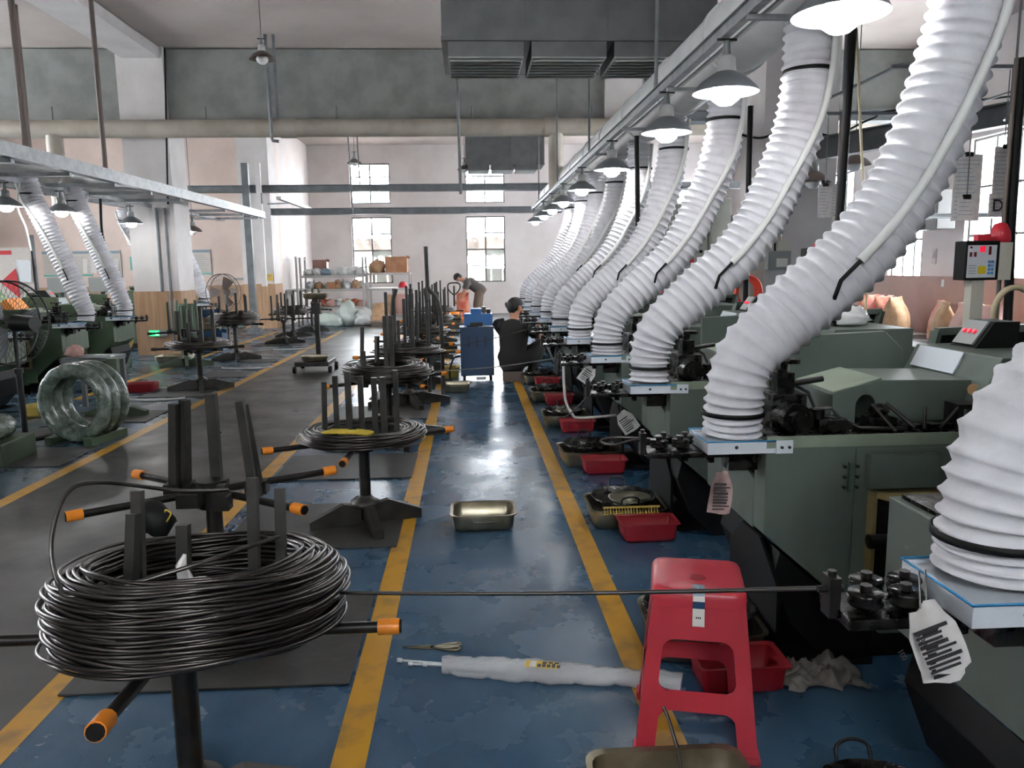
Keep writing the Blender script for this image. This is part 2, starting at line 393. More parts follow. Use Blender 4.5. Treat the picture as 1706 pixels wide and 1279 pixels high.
struct(slab('beam', 'column', -5.3, -4.72, YB, 13.1, 4.62, CEIL - .02))
struct(slab('beam', 'column', -5.3, -4.72, 13.5, YL, 4.62, CEIL - .02))
struct(slab('beam', 'beam', XL, XR, 3.2, 3.6, 4.2, CEIL - .02))

# ------------------------------------------------------------------ overhead services
def rod(name, p0, p1, r, m, label, cat='rod', group=None):
    return tag(MB().cyl(p0, p1, r, n=8).build(name, m), label, cat, group)
cp_ = thing('air_pipe', 'wide cream pipe crossing the hall below the grey concrete beam', 'pipe', (0, 12.75, 3.52))
MB().cyl((-12, 0, 0), (7.75, 0, 0), .135, n=24).build('pipe', 'steel_white', cp_)
for x in (-7.9, -2.75, 1.35, 3.3): MB().cyl((x - .12, 0, 0), (x + .12, 0, 0), .15, n=24).build('collar', 'steel_white', cp_)
for x in (-6.3, 1.42): MB().cyl((x, 0, -.1), (x, 0, -1.15), .12, n=18).build('drop_pipe', 'steel_white', cp_)
for x in (-9, -6.3, -4.0, -2.0, .1, 2.0, 3.6): MB().cyl((x, 0, .1), (x, 0, .33), .014, n=6).build('hanger', 'steel_grey', cp_)
def ibeam(name, p0, p1, h, w, m, label):
    r = thing(name, label, 'beam', p0); d = Vector(p1) - Vector(p0)
    MB().bar((0, 0, 0), d, w * .25, h).build('web', m, r); 
    up = Vector((0, 0, h / 2)) if abs(d.z) < .5 else Vector((h / 2, 0, 0))
    MB().bar(up, d + up, w, .012).build('flange', m, r); MB().bar(-up, d - up, w, .012).build('flange', m, r)
    return r
def flatbeam(p0, p1, h, t, m, label, name='steel_channel'):
    d = Vector(p1) - Vector(p0); side = Vector((-d.y, d.x, 0)).normalized()
    r = thing(name, label, 'beam', p0); b = MB(); up = Vector((0, 0, h / 2))
    vs = [Vector((0, 0, 0)) + side * s * t / 2 + up * u for s in (-1, 1) for u in (-1, 1)]
    vs2 = [p + d for p in vs]
    MB().add(vs + vs2, [(0, 1, 3, 2), (4, 6, 7, 5), (0, 4, 5, 1), (2, 3, 7, 6), (0, 2, 6, 4), (1, 5, 7, 3)]).build('web', m, r)
    for u in (-1, 1):
        q = [side * s * t * 1.4 + up * u + Vector((0, 0, e)) for s in (-1, 1) for e in (-.006, .006)]
        MB().add(q + [p + d for p in q], [(0, 1, 3, 2), (4, 6, 7, 5), (0, 4, 5, 1), (2, 3, 7, 6), (0, 2, 6, 4), (1, 5, 7, 3)]).build('flange', m, r)
    return r
flatbeam((-6.4, 17.6, 3.08), (7.78, 17.6, 3.08), .13, .1, 'steel_grey', 'upper grey steel channel spanning the hall before the far wall')
flatbeam((-4.5, 18.6, 2.66), (2.2, 18.6, 2.66), .13, .1, 'steel_grey', 'lower grey steel channel ending at the far-left wall corner')
up = thing('steel_post', 'grey steel upright carrying the channel next to the far-left corner', 'post', (-4.72, 17.4, 0))
MB().bb(-.07, .07, -.05, .05, .1, 3.6).build('post', 'steel_grey', up); MB().bb(-.14, .14, -.1, .1, 0, .1).build('foot', 'steel_grey', up); MB().bb(.22, .32, -.05, .05, 1.0, 3.6).build('cable_duct', 'column', up)
flatbeam((2.9, 6.6, 2.28), (7.78, 6.2, 3.09), .17, .1, 'steel_grey', 'sloping grey steel channel near the papers by the right windows', 'brace_channel')
flatbeam((2.2, 11.4, 3.42), (7.78, 11.4, 3.42), .14, .1, 'steel_grey', 'grey steel channel high between the right columns and the right wall')
flatbeam((3.0, 10.9, 1.98), (7.8, 10.9, 1.98), .05, .08, 'steel_grey', 'thin steel rail behind the unlit lamps by the right wall')
for (x, y, l) in ((-4.2, 7.95, 'nearer'), (-5.82, 11.1, 'inner'), (-4.2, 9.6, 'further')):
    rod('hanger_rod', (x, y, 2.5), (x, y, CEIL), .03, 'rod', '%s brown rod from which the left steel gantry hangs' % l, 'rod', 'hanger rods of the left gantry')
hg = thing('bent_conduit', 'pair of grey conduits hanging from the ceiling beside the cross pipe', 'conduit', (-2.95, 12.4, 3.3))
MB().tube([(0, 0, CEIL - 3.3), (.02, 0, .02), (.03, 0, -.02), (.12, 0, -.03)], .025, 8).build('tube', 'steel_grey', hg)
MB().cyl((.12, 0, CEIL - 3.3), (.12, 0, .3), .022, n=8).build('tube', 'steel_grey', hg)
hg2 = thing('drop_rods', 'two thin dark rods hanging before the upper far window', 'rod', (-2.45, 17.0, 3.0))
MB().cyl((-.02, 0, 1.8), (.03, 0, -.5), .016, n=6).build('rod', 'steel_grey', hg2); MB().cyl((.17, 0, 1.8), (.2, 0, 0), .016, n=6).build('rod', 'steel_grey', hg2)
rod('drop_rod', (-.1, 12.2, 2.45), (-.12, 12.2, CEIL), .022, 'steel_grey', 'grey drop rod in front of the cross pipe under the big duct')
rod('drop_rod', (2.06, 9.2, 3.0), (2.06, 9.2, CEIL), .022, 'steel_grey', 'grey drop rod beside the right end of the big duct')

def hvac(x0, x1, y, depth, z0, z1, label, seams):
    r = thing('air_duct', label, 'duct', (x0, y, z0)); w = x1 - x0
    k = len(seams) + 1; xs = [0] + [s - x0 for s in seams] + [w]
    for i in range(k): MB().bb(xs[i] + .004, xs[i + 1] - .004, 0, depth, 0, z1 - z0).build('duct_section', 'hvac', r)
    for x in xs[1:-1]: MB().bb(x - .012, x + .012, -.012, depth, -.01, z1 - z0).build('seam', 'hvac', r)
    MB().bb(0, w, -.02, depth, -.03, 0).build('bottom_rail', 'hvac', r)
    for i in range(3):
        a = xs[min(i, k - 1)] + .05; a = .05 + i * (w * .90) / 3; b_ = a + w * .272
        ou = MB().bb(a, b_, .0, depth * .62, -.145, -.03).build('outlet', 'hvac', r)
        MB().bb(a, b_, .0, depth * .62, -.15, -.145).build('outlet_rim', 'hvac_light', ou)
        for j in range(7):
            yy = depth * .62 * (j + .5) / 7
            MB().box(((a + b_) / 2, yy, -.155), (b_ - a - .03, depth * .06, .006), (.5, 0, 0)).build('blade', 'hvac_light', ou)
    return r
hvac(-.175, 1.965, 6.3, 1.05, 3.09, CEIL - .02, 'big grey sheet-metal air duct with three outlets hanging over the blue aisle', (.48, 1.12, 1.77))
hvac(-.03, 1.72, 17.7, .9, 3.6, CEIL - .02, 'smaller-looking grey air duct before the far wall windows', (.42, .98, 1.45))

# trunk pipe and lamp rail over the right machines
tr = thing('trunk_duct', 'fat white trunk duct running above the right row of machines', 'duct', (1.62, 2.0, 2.68))
MB().cyl((0, -.9, 0), (0, 13.8, 0), .21, n=28).build('pipe', 'trunk', tr)
for i in range(11): MB().cyl((0, .35 + i * 1.23 - .03, 0), (0, .35 + i * 1.23 + .03, 0), .222, n=28).build('seam_ring', 'trunk', tr)
rail = thing('lamp_rail', 'grey steel rail carrying the lamps above the right machines', 'rail', (1.30, 1.5, 2.5))
MB().bb(-.006, .006, 0, 14.6, -.03, .03).build('web', 'galv', rail); MB().bb(-.022, .022, 0, 14.6, .03, .036).build('flange', 'galv', rail); MB().bb(-.022, .022, 0, 14.6, -.036, -.03).build('flange', 'galv', rail)
MB().cyl((.09, 0, -.01), (.09, 14.6, -.01), .012, n=8).build('cable', 'conduit', rail)
for i in range(10): MB().bb(-.02, .34, .7 + i * 1.45, .73 + i * 1.45, -.062, -.04).build('cross_bar', 'galv', rail)
for i in range(5): MB().cyl((0, 1 + i * 3, .04), (0, 1 + i * 3, CEIL - 2.5), .012, n=6).build('hanger', 'steel_grey', rail)

def lamp_proto(name, shade, lit, label, group):
    t = thing(name, label, 'lamp', (0, 0, 0), 0, group)
    MB().lathe([(.165, 0), (.155, .02), (.12, .055), (.075, .085), (.05, .1)], n=28).lathe([(.05, .1), (.045, .1), (.07, .08), (.115, .05), (.148, .018), (.165, 0)], n=28).build('shade', shade, t)
    MB().lathe([(0, .18), (.03, .18), (.045, .17), (.048, .1), (.0, .1)], n=16).build('neck', 'socket', t)
    MB().cyl((0, 0, .17), (0, 0, .25), .022, .016, 10).build('socket', 'steel_grey', t)
    MB().bar((-.05, 0, .255), (.05, 0, .255), .012, .012).build('hook', 'dark_iron', t)
    MB().lathe([(.0, -.06), (.035, -.056), (.068, -.03), (.078, .0), (.065, .03), (.03, .06)], n=18).build('bulb', 'bulb' if lit else 'shade_in', t)
    return t
lampY = [2.81, 4.04, 5.23, 7.2, 9.1, 10.85, 12.3, 13.7, 15.4]
LB = 'lit grey-shaded lamp, %s along the right rail, counted from the red stool'
l0 = lamp_proto('pendant_lamp', 'shade_out', True, LB % 'first', 'lit lamps on the right rail')
for i, y in enumerate(lampY):
    o = l0 if i == 0 else dup(l0, label=LB % ORD[i])
    o.location = (1.31, y, 2.20)
u0 = lamp_proto('unlit_lamp', 'shade_brown', False, 'unlit brown lamp hanging on a cord before the grey concrete beam', 'unlit hanging lamps')
u0.location = (-2.62, 10.8, 4.05)
for p, l in (((-2.55, 18.5, 3.72), 'unlit brown lamp hanging before the upper-left far window'), ((4.05, 8.2, 2.35), 'unlit brown lamp under the sloping channel by the right windows'),
             ((3.35, 7.6, 2.12), 'unlit brown lamp beside the hanging papers and the right column'), ((3.9, 5.4, 2.32), 'unlit brown lamp close to the right wall above the clipped paper sheet'), ((-4.95, 14.6, 2.05), 'unlit brown lamp under the end of the left steel frame'), ((-.05, 18.0, 3.5), 'unlit brown lamp at the corner of the far air duct')):
    dup(u0, p, label=l)
for o in [u0] + [q for q in bpy.data.objects if q.name.startswith('unlit_lamp.')]: MB().cyl((0, 0, .25), (0, 0, CEIL - o.location.z), .006, n=6).build('cord', 'steel_grey', o)

# ------------------------------------------------------------------ flexible exhaust hoses
HP = [(0, .785), (0, .93), (.055, 1.05), (.20, 1.19), (.39, 1.37), (.52, 1.54), (.615, 1.73), (.69, 1.95), (.735, 2.17), (.74, 2.5)]
def hose_mesh(sx, seed, wob=.0, n=46, HP=HP):
    r_ = random.Random(seed)
    P = catmull([(sx * x + r_.uniform(-1, 1) * wob, r_.uniform(-1, 1) * wob * 1.5, z) for x, z in HP], 300)
    L = [0]
    for i in range(300): L.append(L[-1] + (P[i + 1] - P[i]).length)
    tot = L[-1]
    def at(s):
        s = max(0, min(tot, s)); k = min(max(next((i for i, q in enumerate(L) if q >= s), 300), 1), 300)
        u = (s - L[k - 1]) / max(1e-9, L[k] - L[k - 1]); return P[k - 1].lerp(P[k], u)
    def rad(t): return .1 + .024 * max(0, min(1, (t - .05) / .22)) - .012 * max(0, (t - .75) / .25)
    pts, rr = [], []
    # rings crowd together near the base and the collar
    ts = [0]
    for i in range(n):
        t = (i + .5) / n; w = .55 + .55 * min(1, t / .22) * min(1, (1.02 - t) / .12); ts.append(ts[-1] + w * r_.uniform(.85, 1.15))
    ts = [t / ts[-1] for t in ts]
    for i in range(n):
        for q, sag in ((0, 0), (.12, .45), (.5, 1), (.88, .45)):
            t = ts[i] + (ts[i + 1] - ts[i]) * q
            pts.append(at(t * tot)); rr.append(rad(t) - sag * .0150)
    b = MB().tube(pts, rr, 30, caps=False)
    cond = []
    for i in range(26):
        t = .36 + .62 * i / 25; p = at(t * tot); q = at(t * tot + .02) - at(t * tot - .02)
        tn = q.normalized(); side = Vector((0, -1, 0)); lat = tn.cross(side).normalized() * (1 if sx > 0 else -1)
        a = (t - .36) / .62; ang = -.15 + 1.2 * a * a
        cond.append(p + (side * math.cos(ang) + lat * math.sin(ang)) * (rad(t) + .010))
    c2 = [cond[0] + (cond[0] - cond[1]) * k * .9 + Vector((0, -.004, 0)) for k in (0, 1, 2)]
    c2.append(c2[-1] + Vector((-.01 * sx, .02, -.06)))
    return b, MB().tube(cond, .016, 10), MB().tube(c2, .007, 7)
def hose(name, sx, base, label, group, seed, path=HP):
    t = thing(name, label, 'duct hose', base, 0, group)
    b, c, k = hose_mesh(sx, seed, .008, 46, path)
    b.build('sleeve', 'hose', t); c.build('conduit', 'conduit', t); k.build('cable', 'black', t)
    MB().lathe([(.103, .845), (.1055, .845), (.1055, .860), (.103, .860)], n=30).build('clamp', 'black', t)
    MB().lathe([(.112, 2.235), (.117, 2.235), (.117, 2.252), (.112, 2.252)], c=(sx * path[-1][0], 0, 0), n=30).build('clamp', 'black', t)
    return t
PITCH = 1.23; Y0M = 1.215
HL = 'white ribbed exhaust hose, %s along the right machine row, counted from the red stool'
protos = []
for k in range(10):
    base = (.885 if k else .955, Y0M + .115 + k * PITCH, 0)
    if k < 3: protos.append(hose('exhaust_hose', 1, base, HL % ORD[k], 'exhaust hoses of the right row', 11 + k))
    else: dup(protos[k % 3], base, label=HL % ORD[k])

# ------------------------------------------------------------------ machines
def machine(name, sx, loc, label, group, body='mach', detail=True):
    t = thing(name, label, 'machine', loc, 0, group)
    def B(mb, nm, m, par=None, bev=0):
        if sx < 0: mb.mirror_x()
        return mb.build(nm, m, par or t, bevel=bev)
    prof = [(0, .46), (0, .775), (1.42, .775), (1.42, .09), (.42, .09)]
    fr = B(MB().prism(prof, 0, .10), 'front_frame', body, bev=.004)
    B(MB().prism(prof, .40, .62), 'rear_frame', body, bev=.004)
    B(MB().bb(.2, 1.41, .1, .4, .12, .75), 'inner_block', 'black')
    B(MB().prism([(.1, .45), (.1, .62), (.4, .70), (.4, .45)], .0, .012, 'x'), 'end_panel', body)
    B(MB().prism([(.012, .448), (.42, .08), (.42, .1), (.012, .468)], .1, .4), 'drip_sheet', body)
    B(MB().bb(.40, 1.4, .02, .6, 0, .1), 'plinth', 'black')
    B(MB().prism([(.07, .385), (.40, .09), (.40, 0), (.24, 0), (.12, .12), (.05, .30)], .03, .59), 'oil_sump', 'black', bev=.004)
    B(MB().bb(.02, 1.4, .02, .6, .765, .785), 'bed', 'black_gloss')
    B(MB().bb(0, 1.42, -.004, .006, .752, .79), 'top_lip', 'mach_top' if sx > 0 else body)
    # door, hinge, hatch
    d = B(MB().bb(.30, .66, -.006, .0, .12, .742), 'door', body, bev=.002)
    h = B(MB().bb(.275, .292, -.018, -.004, .60, .70), 'hinge', 'mach_dark', d)
    for zz in (.615, .65, .685):
        for xx in (.262, .305): B(MB().cyl((xx, -.014, zz), (xx, -.004, zz), .006, n=8), 'bolt', 'dark_iron', d)
    B(MB().bb(.33, .565, -.045, -.006, .615, .728), 'hatch', 'mach' if sx > 0 else body, d, .004)
    # collecting chute under the hatch
    ch = B(MB().bb(.345, .70, -.05, -.006, .59, .604), 'chute', 'tan', None)
    B(MB().bb(.345, .357, -.05, -.006, .30, .59), 'chute_side', 'tan', ch); B(MB().bb(.69, .70, -.05, -.006, .30, .59), 'chute_side', 'tan', ch)
    B(MB().bb(.357, .69, -.012, -.006, .30, .59), 'chute_back_shade', 'black', ch); B(MB().bb(.345, .70, -.05, -.006, .288, .30), 'chute_floor', 'tan', ch)  # black back panel paints in the shade of a deep opening
    B(MB().bar((.35, -.06, .60), (.60, -.19, .545), .022, .014), 'chute_edge', 'tan', ch)
    B(MB().cyl((.335, -.05, .44), (.70, -.05, .435), .024, n=14), 'drain_pipe', 'dark_iron', ch)
    B(MB().bar((.44, -.055, .46), (.41, -.055, .34), .022, .02), 'chute_leg', 'tan', ch)
    # hood with its arch
    arch = [(.385 + .035 + .035 * math.cos(PI - a * PI / 8), .85 + .04 * math.sin(a * PI / 8)) for a in range(9)]
    hood = [(.30, .785), (.385, .785)] + arch + [(.455, .785), (.80, .785), (.80, .935), (.475, .942), (.30, .898)]
    B(MB().prism(hood, .18, .50), 'hood', body, bev=.004)
    B(MB().add([(.302, .182, .900), (.474, .182, .944), (.474, .498, .944), (.302, .498, .900), (.302, .182, .9045), (.474, .182, .9485), (.474, .498, .9485), (.302, .498, .9045)], [(0, 1, 2, 3), (7, 6, 5, 4), (0, 4, 5, 1), (1, 5, 6, 2), (2, 6, 7, 3), (3, 7, 4, 0)]), 'hood_lid', 'mach_top')
    # gear cover with its pale lid and rust patch
    B(MB().prism([(.735, .785), (.85, 1.02), (1.25, 1.02), (1.25, .785)], .10, .62), 'gear_cover', body, bev=.005)
    B(MB().add([(x + dx, y, z + dz) for dx, dz in ((0, 0), (-.006, .004)) for (x, y, z) in ((.81, .30, .937), (.848, .30, 1.015), (.848, .58, 1.015), (.81, .58, .937))], [(0, 1, 2, 3), (7, 6, 5, 4), (0, 4, 5, 1), (1, 5, 6, 2), (2, 6, 7, 3), (3, 7, 4, 0)]), 'gear_lid', 'tray')
    B(MB().bb(1.25, 1.4, .06, .6, .785, .93), 'motor_cover', body, bev=.01)
    B(MB().cyl((.792, .152, .905), (.789, .149, .906), .022, .022, 10), 'rust_patch', 'rust') if sx > 0 else None
    # rear guard and tilted window
    B(MB().prism([(.36, .70), (.36, 1.05), (.76, 1.065), (.84, .99), (.84, .70)], .70, .735), 'rear_guard', body, bev=.003)
    wf = MB()
    for a, b in (((.90, .66, .80), (.98, .70, 1.06)), ((.98, .70, 1.06), (1.40, .70, 1.07)), ((.90, .66, .80), (1.32, .66, .80)), ((1.32, .66, .80), (1.40, .70, 1.07))): wf.bar(a, b, .035, .03)
    w = B(wf, 'guard_frame', body); B(MB().add([(.9, .675, .8), (1.32, .675, .8), (1.4, .71, 1.06), (.98, .71, 1.06), (.9, .68, .8), (1.32, .68, .8), (1.4, .715, 1.06), (.98, .715, 1.06)], [(0, 1, 2, 3), (7, 6, 5, 4), (0, 4, 5, 1), (1, 5, 6, 2), (2, 6, 7, 3), (3, 7, 4, 0)]), 'guard_glass', 'black', w)
    sb = B(MB().prism([(.95, 1.02), (1.02, 1.12), (1.12, 1.12), (1.12, 1.02)], .40, .56), 'switch_box', 'black', bev=.003)
    B(MB().prism([(.955, 1.03), (1.016, 1.117), (1.008, 1.121), (.947, 1.034)], .42, .54), 'switch_plate', 'grey_box', sb)
    for yy in (.45, .48, .51): B(MB().cyl((.985, yy, 1.075), (.972, yy, 1.084), .009, n=8), 'knob', 'lcd_red', sb)
    # feed mechanism on the bed
    ck = B(MB().cyl((.13, .06, .83), (.13, .16, .83), .052, n=20), 'feed_drum', 'black_gloss', bev=.003)
    B(MB().cyl((.13, .045, .83), (.13, .06, .83), .03, n=16), 'drum_cap', 'black_gloss', ck)
    sl = B(MB().bb(.08, .2, .16, .36, .785, .90), 'slide_block', 'black_gloss', bev=.003)
    B(MB().bb(.11, .17, .2, .28, .90, .97).cyl((.14, .24, .97), (.14, .24, 1.0), .02, n=10).bb(.1, .19, .205, .275, 1.0, 1.015), 'tool_post', 'black_gloss', sl)
    B(MB().bb(.2, .3, .05, .14, .785, .83), 'cam_block', 'black_gloss', bev=.003)
    B(MB().cyl((.21, .1, .83), (.21, .1, .86), .025, n=12), 'cam', 'black_gloss')
    B(MB().bb(.39, .47, .06, .16, .785, .83), 'die_block', 'black_gloss', bev=.003)
    B(MB().bb(.5, .7, .08, .16, .785, .80), 'slide_rail', 'black_gloss', bev=.003)
    B(MB().ball((.43, .11, .85), .03, 10, 6, (1.2, 1, .8)), 'cutter_head', 'black_gloss')
    for a, b, r in (((.17, .22, .93), (.28, .22, .945), .011), ((.40, .10, .87), (.45, .03, .79), .007), ((.46, .12, .87), (.52, .04, .80), .007), ((.56, .05, .79), (.60, .12, .85), .006), ((.62, .06, .79), (.68, .06, .86), .006)):
        B(MB().cyl(a, b, r, n=8), 'rod', 'dark_iron')
    B(MB().tube([(.2, .1, .86), (.24, .06, .87), (.28, .08, .83), (.34, .06, .80), (.42, .04, .80), (.5, .05, .795)], .006, 7), 'oil_line', 'wire')
    B(MB().tube([(.17, .24, .93), (.22, .2, .90), (.25, .18, .82), (.3, .12, .80)], .006, 7), 'oil_line', 'black')
    B(MB().bb(.68, .70, .06, .14, .785, .87).bb(.70, .76, .06, .14, .855, .87), 'stop_bracket', 'dark_iron')
    # straightener: bracket, wire guide and rollers
    B(MB().bb(-.38, -.02, .05, .17, .712, .732).bb(-.1, .0, .07, .15, .66, .715).cyl((-.24, .11, .69), (-.24, .11, .72), .014, n=8).cyl((-.16, .08, .69), (-.16, .08, .72), .014, n=8), 'feed_bracket', 'black_gloss', bev=.003)
    for x, y in ((-.335, .085), (-.262, .085), (-.305, .142), (-.232, .142)):
        ro = B(MB().lathe([(0, .735), (.012, .735), (.012, .745), (.029, .745), (.031, .750), (.026, .757), (.031, .765), (.029, .770), (0, .770)], (x, y, 0), 20), 'roller', 'black_gloss')
        B(MB().cyl((x, y, .770), (x, y, .782), .011, n=6), 'roller_bolt', 'dark_iron', ro)
    B(MB().bb(-.395, -.375, .095, .13, .715, .79).cyl((-.385, .112, .79), (-.385, .112, .80), .008, n=8).cyl((-.41, .112, .765), (-.365, .112, .765), .007, n=8), 'wire_guide', 'dark_iron')
    # fume tray under the hose
    tyr = MB().bb(-.195, .035, -.002, .006, .735, .775).bb(-.195, -.187, .006, .215, .735, .775).bb(.027, .035, .006, .215, .735, .775).bb(-.187, .027, .207, .215, .735, .775).bb(-.187, .027, .006, .207, .762, .768).bb(.03, .085, -.010, -.0045, .735, .778)
    ty = B(tyr, 'fume_tray', 'tray')
    B(MB().tube([(-.197, -.004, .777), (.03, -.004, .777), (.03, .215, .777), (-.197, .215, .777)], .003, 6, closed=True), 'blue_film', 'film', ty)
    for x in (.047, .072): B(MB().cyl((x, -.016, .756), (x, -.009, .756), .005, n=8), 'bolt', 'dark_iron', ty)
    B(MB().cyl((-.10, -.003, .757), (-.10, -.001, .757), .006, n=10), 'bolt', 'dark_iron', ty)
    return t
ML = 'grey-green wire machine, %s in the right row, counted from the red stool'
m0 = machine('wire_machine', 1, (1.03, Y0M - .015, 0), ML % 'first', 'wire machines of the right row')
for k in range(1, 10): dup(m0, (.96, Y0M + k * PITCH, 0), label=ML % ORD[k])
#--PART2--
# ------------------------------------------------------------------ pay-off stands, coils and mats
def coil_mesh(R0, R1, z0, z1, n, r, seed, seg=56, sides=5):
    g = random.Random(seed); b = MB()
    for i in range(n):
        t = (i + g.random()) / n
        z = z0 + (z1 - z0) * t
        w = math.sin(PI * min(1, max(0, t * .85 + .1)))
        # loops fill the bundle between the inner and the outer radius
        q = g.random() ** .7
        ra = R0 + (R1 - R0) * q * (.55 + .45 * w); cx, cy = g.gauss(0, .009), g.gauss(0, .009)
        ta, tp = g.uniform(0, .022), g.uniform(0, 2 * PI); e, ep = g.uniform(0, .012), g.uniform(0, PI)
        pts = []
        for k in range(seg):
            a = 2 * PI * k / seg; rr = ra * (1 + e * math.cos(2 * a + ep) / max(ra, .01) * .6)
            pts.append((cx + rr * math.cos(a), cy + rr * math.sin(a), z + ta * math.cos(a + tp) + .003 * math.sin(5 * a + ep)))
        b.tube(pts, r, sides, closed=True)
    return b
def stand(label, loc, angs, L=.47, hub=.50, posts=(), foot=.30, feet=(20, 110, 200, 290), tilt=0, cap='orange', group='wire pay-off stands of the middle row', m='post_iron', postr=.013):
    t = thing('payoff_stand', label, 'stand', loc, 0, group)
    MB().cyl((0, 0, .03), (0, 0, hub), .03, n=14).build('pole', 'dark_iron', t)
    MB().lathe([(.06, .10), (.075, .10), (.075, .125), (.045, .14), (.03, .16)], n=18).build('pole_collar', m, t)
    for a in feet:
        a = R(a); c, s_ = math.cos(a), math.sin(a)
        b = MB().prism([(.03, .0), (.03, .10), (.12, .125), (foot, .05), (foot, .0)], -.022, .022)
        b.v = [(x * c - y * s_, x * s_ + y * c, z) for x, y, z in b.v]
        b.build('foot', m, t)
    rx = Matrix.Rotation(R(tilt), 3, 'X')
    def T(p): q = rx @ Vector((p[0], p[1], p[2] - hub)); return q + Vector((0, 0, hub))
    MB().cyl(T((0, 0, hub - .06)), T((0, 0, hub + .04)), .055, n=16).build('hub', 'dark_iron', t)
    for i, a in enumerate(angs):
        a = R(a); d = Vector((math.cos(a), math.sin(a), 0))
        ar = MB().cyl(T(d * .03 + Vector((0, 0, hub))), T(d * (L - .04) + Vector((0, 0, hub))), .014, n=10).build('arm', 'dark_iron', t)
        MB().cyl(T(d * (L - .055) + Vector((0, 0, hub))), T(d * (L - .004) + Vector((0, 0, hub))), .019, n=12).build('grip', cap, ar)
        MB().cyl(T(d * (L - .004) + Vector((0, 0, hub))), T(d * L + Vector((0, 0, hub))), .016, n=12).build('grip_end', 'black', ar)
    for (a, rr, h, w, lean) in posts:
        a = R(a); p = Vector((math.cos(a) * rr, math.sin(a) * rr, hub - .03)); q = Vector((math.cos(a) * (rr + lean), math.sin(a) * (rr + lean), hub + h))
        MB().bar(T(p), T(q), w, w).build('upright', m, t)
        MB().bar(T(p + Vector((0, 0, .0))) , T(p + Vector((0, 0, .05))), w * 1.9, w * 1.9).build('clamp_block', 'dark_iron', t)
    return t
def coil(label, loc, R0, R1, h, n, r, seed, tilt=0, m='wire_dark', group='wire coils on the pay-off stands', seg=56):
    o = coil_mesh(R0, R1, 0, h, n, r, seed, seg).build('wire_coil', m, None, loc, (R(tilt), 0, 0))
    return tag(o, label, 'wire coil', group)
def rubber_mat(label, x0, x1, y0, y1, rz=0, group='black floor mats under the stands'):
    o = MB().bb(-(x1 - x0) / 2, (x1 - x0) / 2, -(y1 - y0) / 2, (y1 - y0) / 2, 0, .008).build('floor_mat', 'mat_rubber', None, ((x0 + x1) / 2, (y0 + y1) / 2, .0013), (0, 0, rz), bevel=.003)
    return tag(o, label, 'mat', group)
# nearest stand, tilted hub with the big coil
S0 = (-.70, 1.78, 0)
stand('pay-off stand under the big coil of wire nearest the folded umbrella', S0, (0, 90, 180, 275), .52, .50,
      ((170, .10, .34, .024, .0), (225, .12, .30, .024, -.02), (300, .07, .27, .026, .0), (0, .24, .34, .022, 0), (18, .17, .36, .024, 0)), tilt=-8)
coil('big thick coil of dark steel wire with bright highlights on the nearest stand', (S0[0] + .055, S0[1], .515), .225, .335, .165, 190, .0046, 3, -8, seg=72)
tag(MB().tube(catmull([(-.44, 1.72, .755), (-.6, 1.6, .735), (-.80, 1.55, .70), (-.86, 1.58, .72), (-.885, 1.62, .80), (-.875, 1.68, .88), (-.83, 1.74, .885), (-.7, 1.85, .83), (-.62, 1.95, .80)], 60), .005, 7).build('loose_wire', 'wire'), 'loose bright loop of wire rising above the big coil', 'wire')
gl = MB().ball((0, 0, 0), .03, 10, 6, (1.3, .7, .8)).tube([(-.03, 0, .01), (-.04, 0, .05), (-.03, 0, .075)], [.018, .012, .004], 8).tube([(.02, 0, 0), (.06, 0, -.004), (.075, 0, .0)], [.018, .011, .012], 8)
tag(gl.build('work_glove', 'paper', None, (-.60, 1.66, .665)), 'crumpled white glove lying inside the big coil of wire', 'glove')
# second, empty stand with tall uprights
S1 = (-.96, 2.84, 0)
stand('bare pay-off stand with tall uprights just behind the biggest coil', S1, (145, 32, 215, 325), .48, .55,
      ((165, .16, .32, .03, -.03), (150, .14, .33, .03, -.03), (90, .06, .35, .036, 0), (0, .15, .33, .028, -.03), (20, .17, .31, .028, -.04), (300, .16, .06, .028, 0), (240, .1, .02, .04, 0)))
tag(MB().tube([(-1.12, 2.66, .555), (-1.11, 2.64, .54), (-1.06, 2.6, .50), (-1.07, 2.6, .47)], [.03, .05, .055, .03], 12).build('oil_glove', 'black'), 'black oily glove hung over an arm of the bare stand', 'glove')
tag(MB().tube(catmull([(-1.05, 2.62, .53), (-1.03, 2.58, .56), (-1.01, 2.57, .55), (-1.03, 2.58, .52), (-1.06, 2.6, .49)], 20), .003, 6).build('cable_tie', 'glove'), 'thin yellow loop on the black glove of the bare stand', 'loop')
rubber_mat('black floor mat in front of the bare stand, its edge past the big coil', -1.35, -.42, 2.41, 3.12)
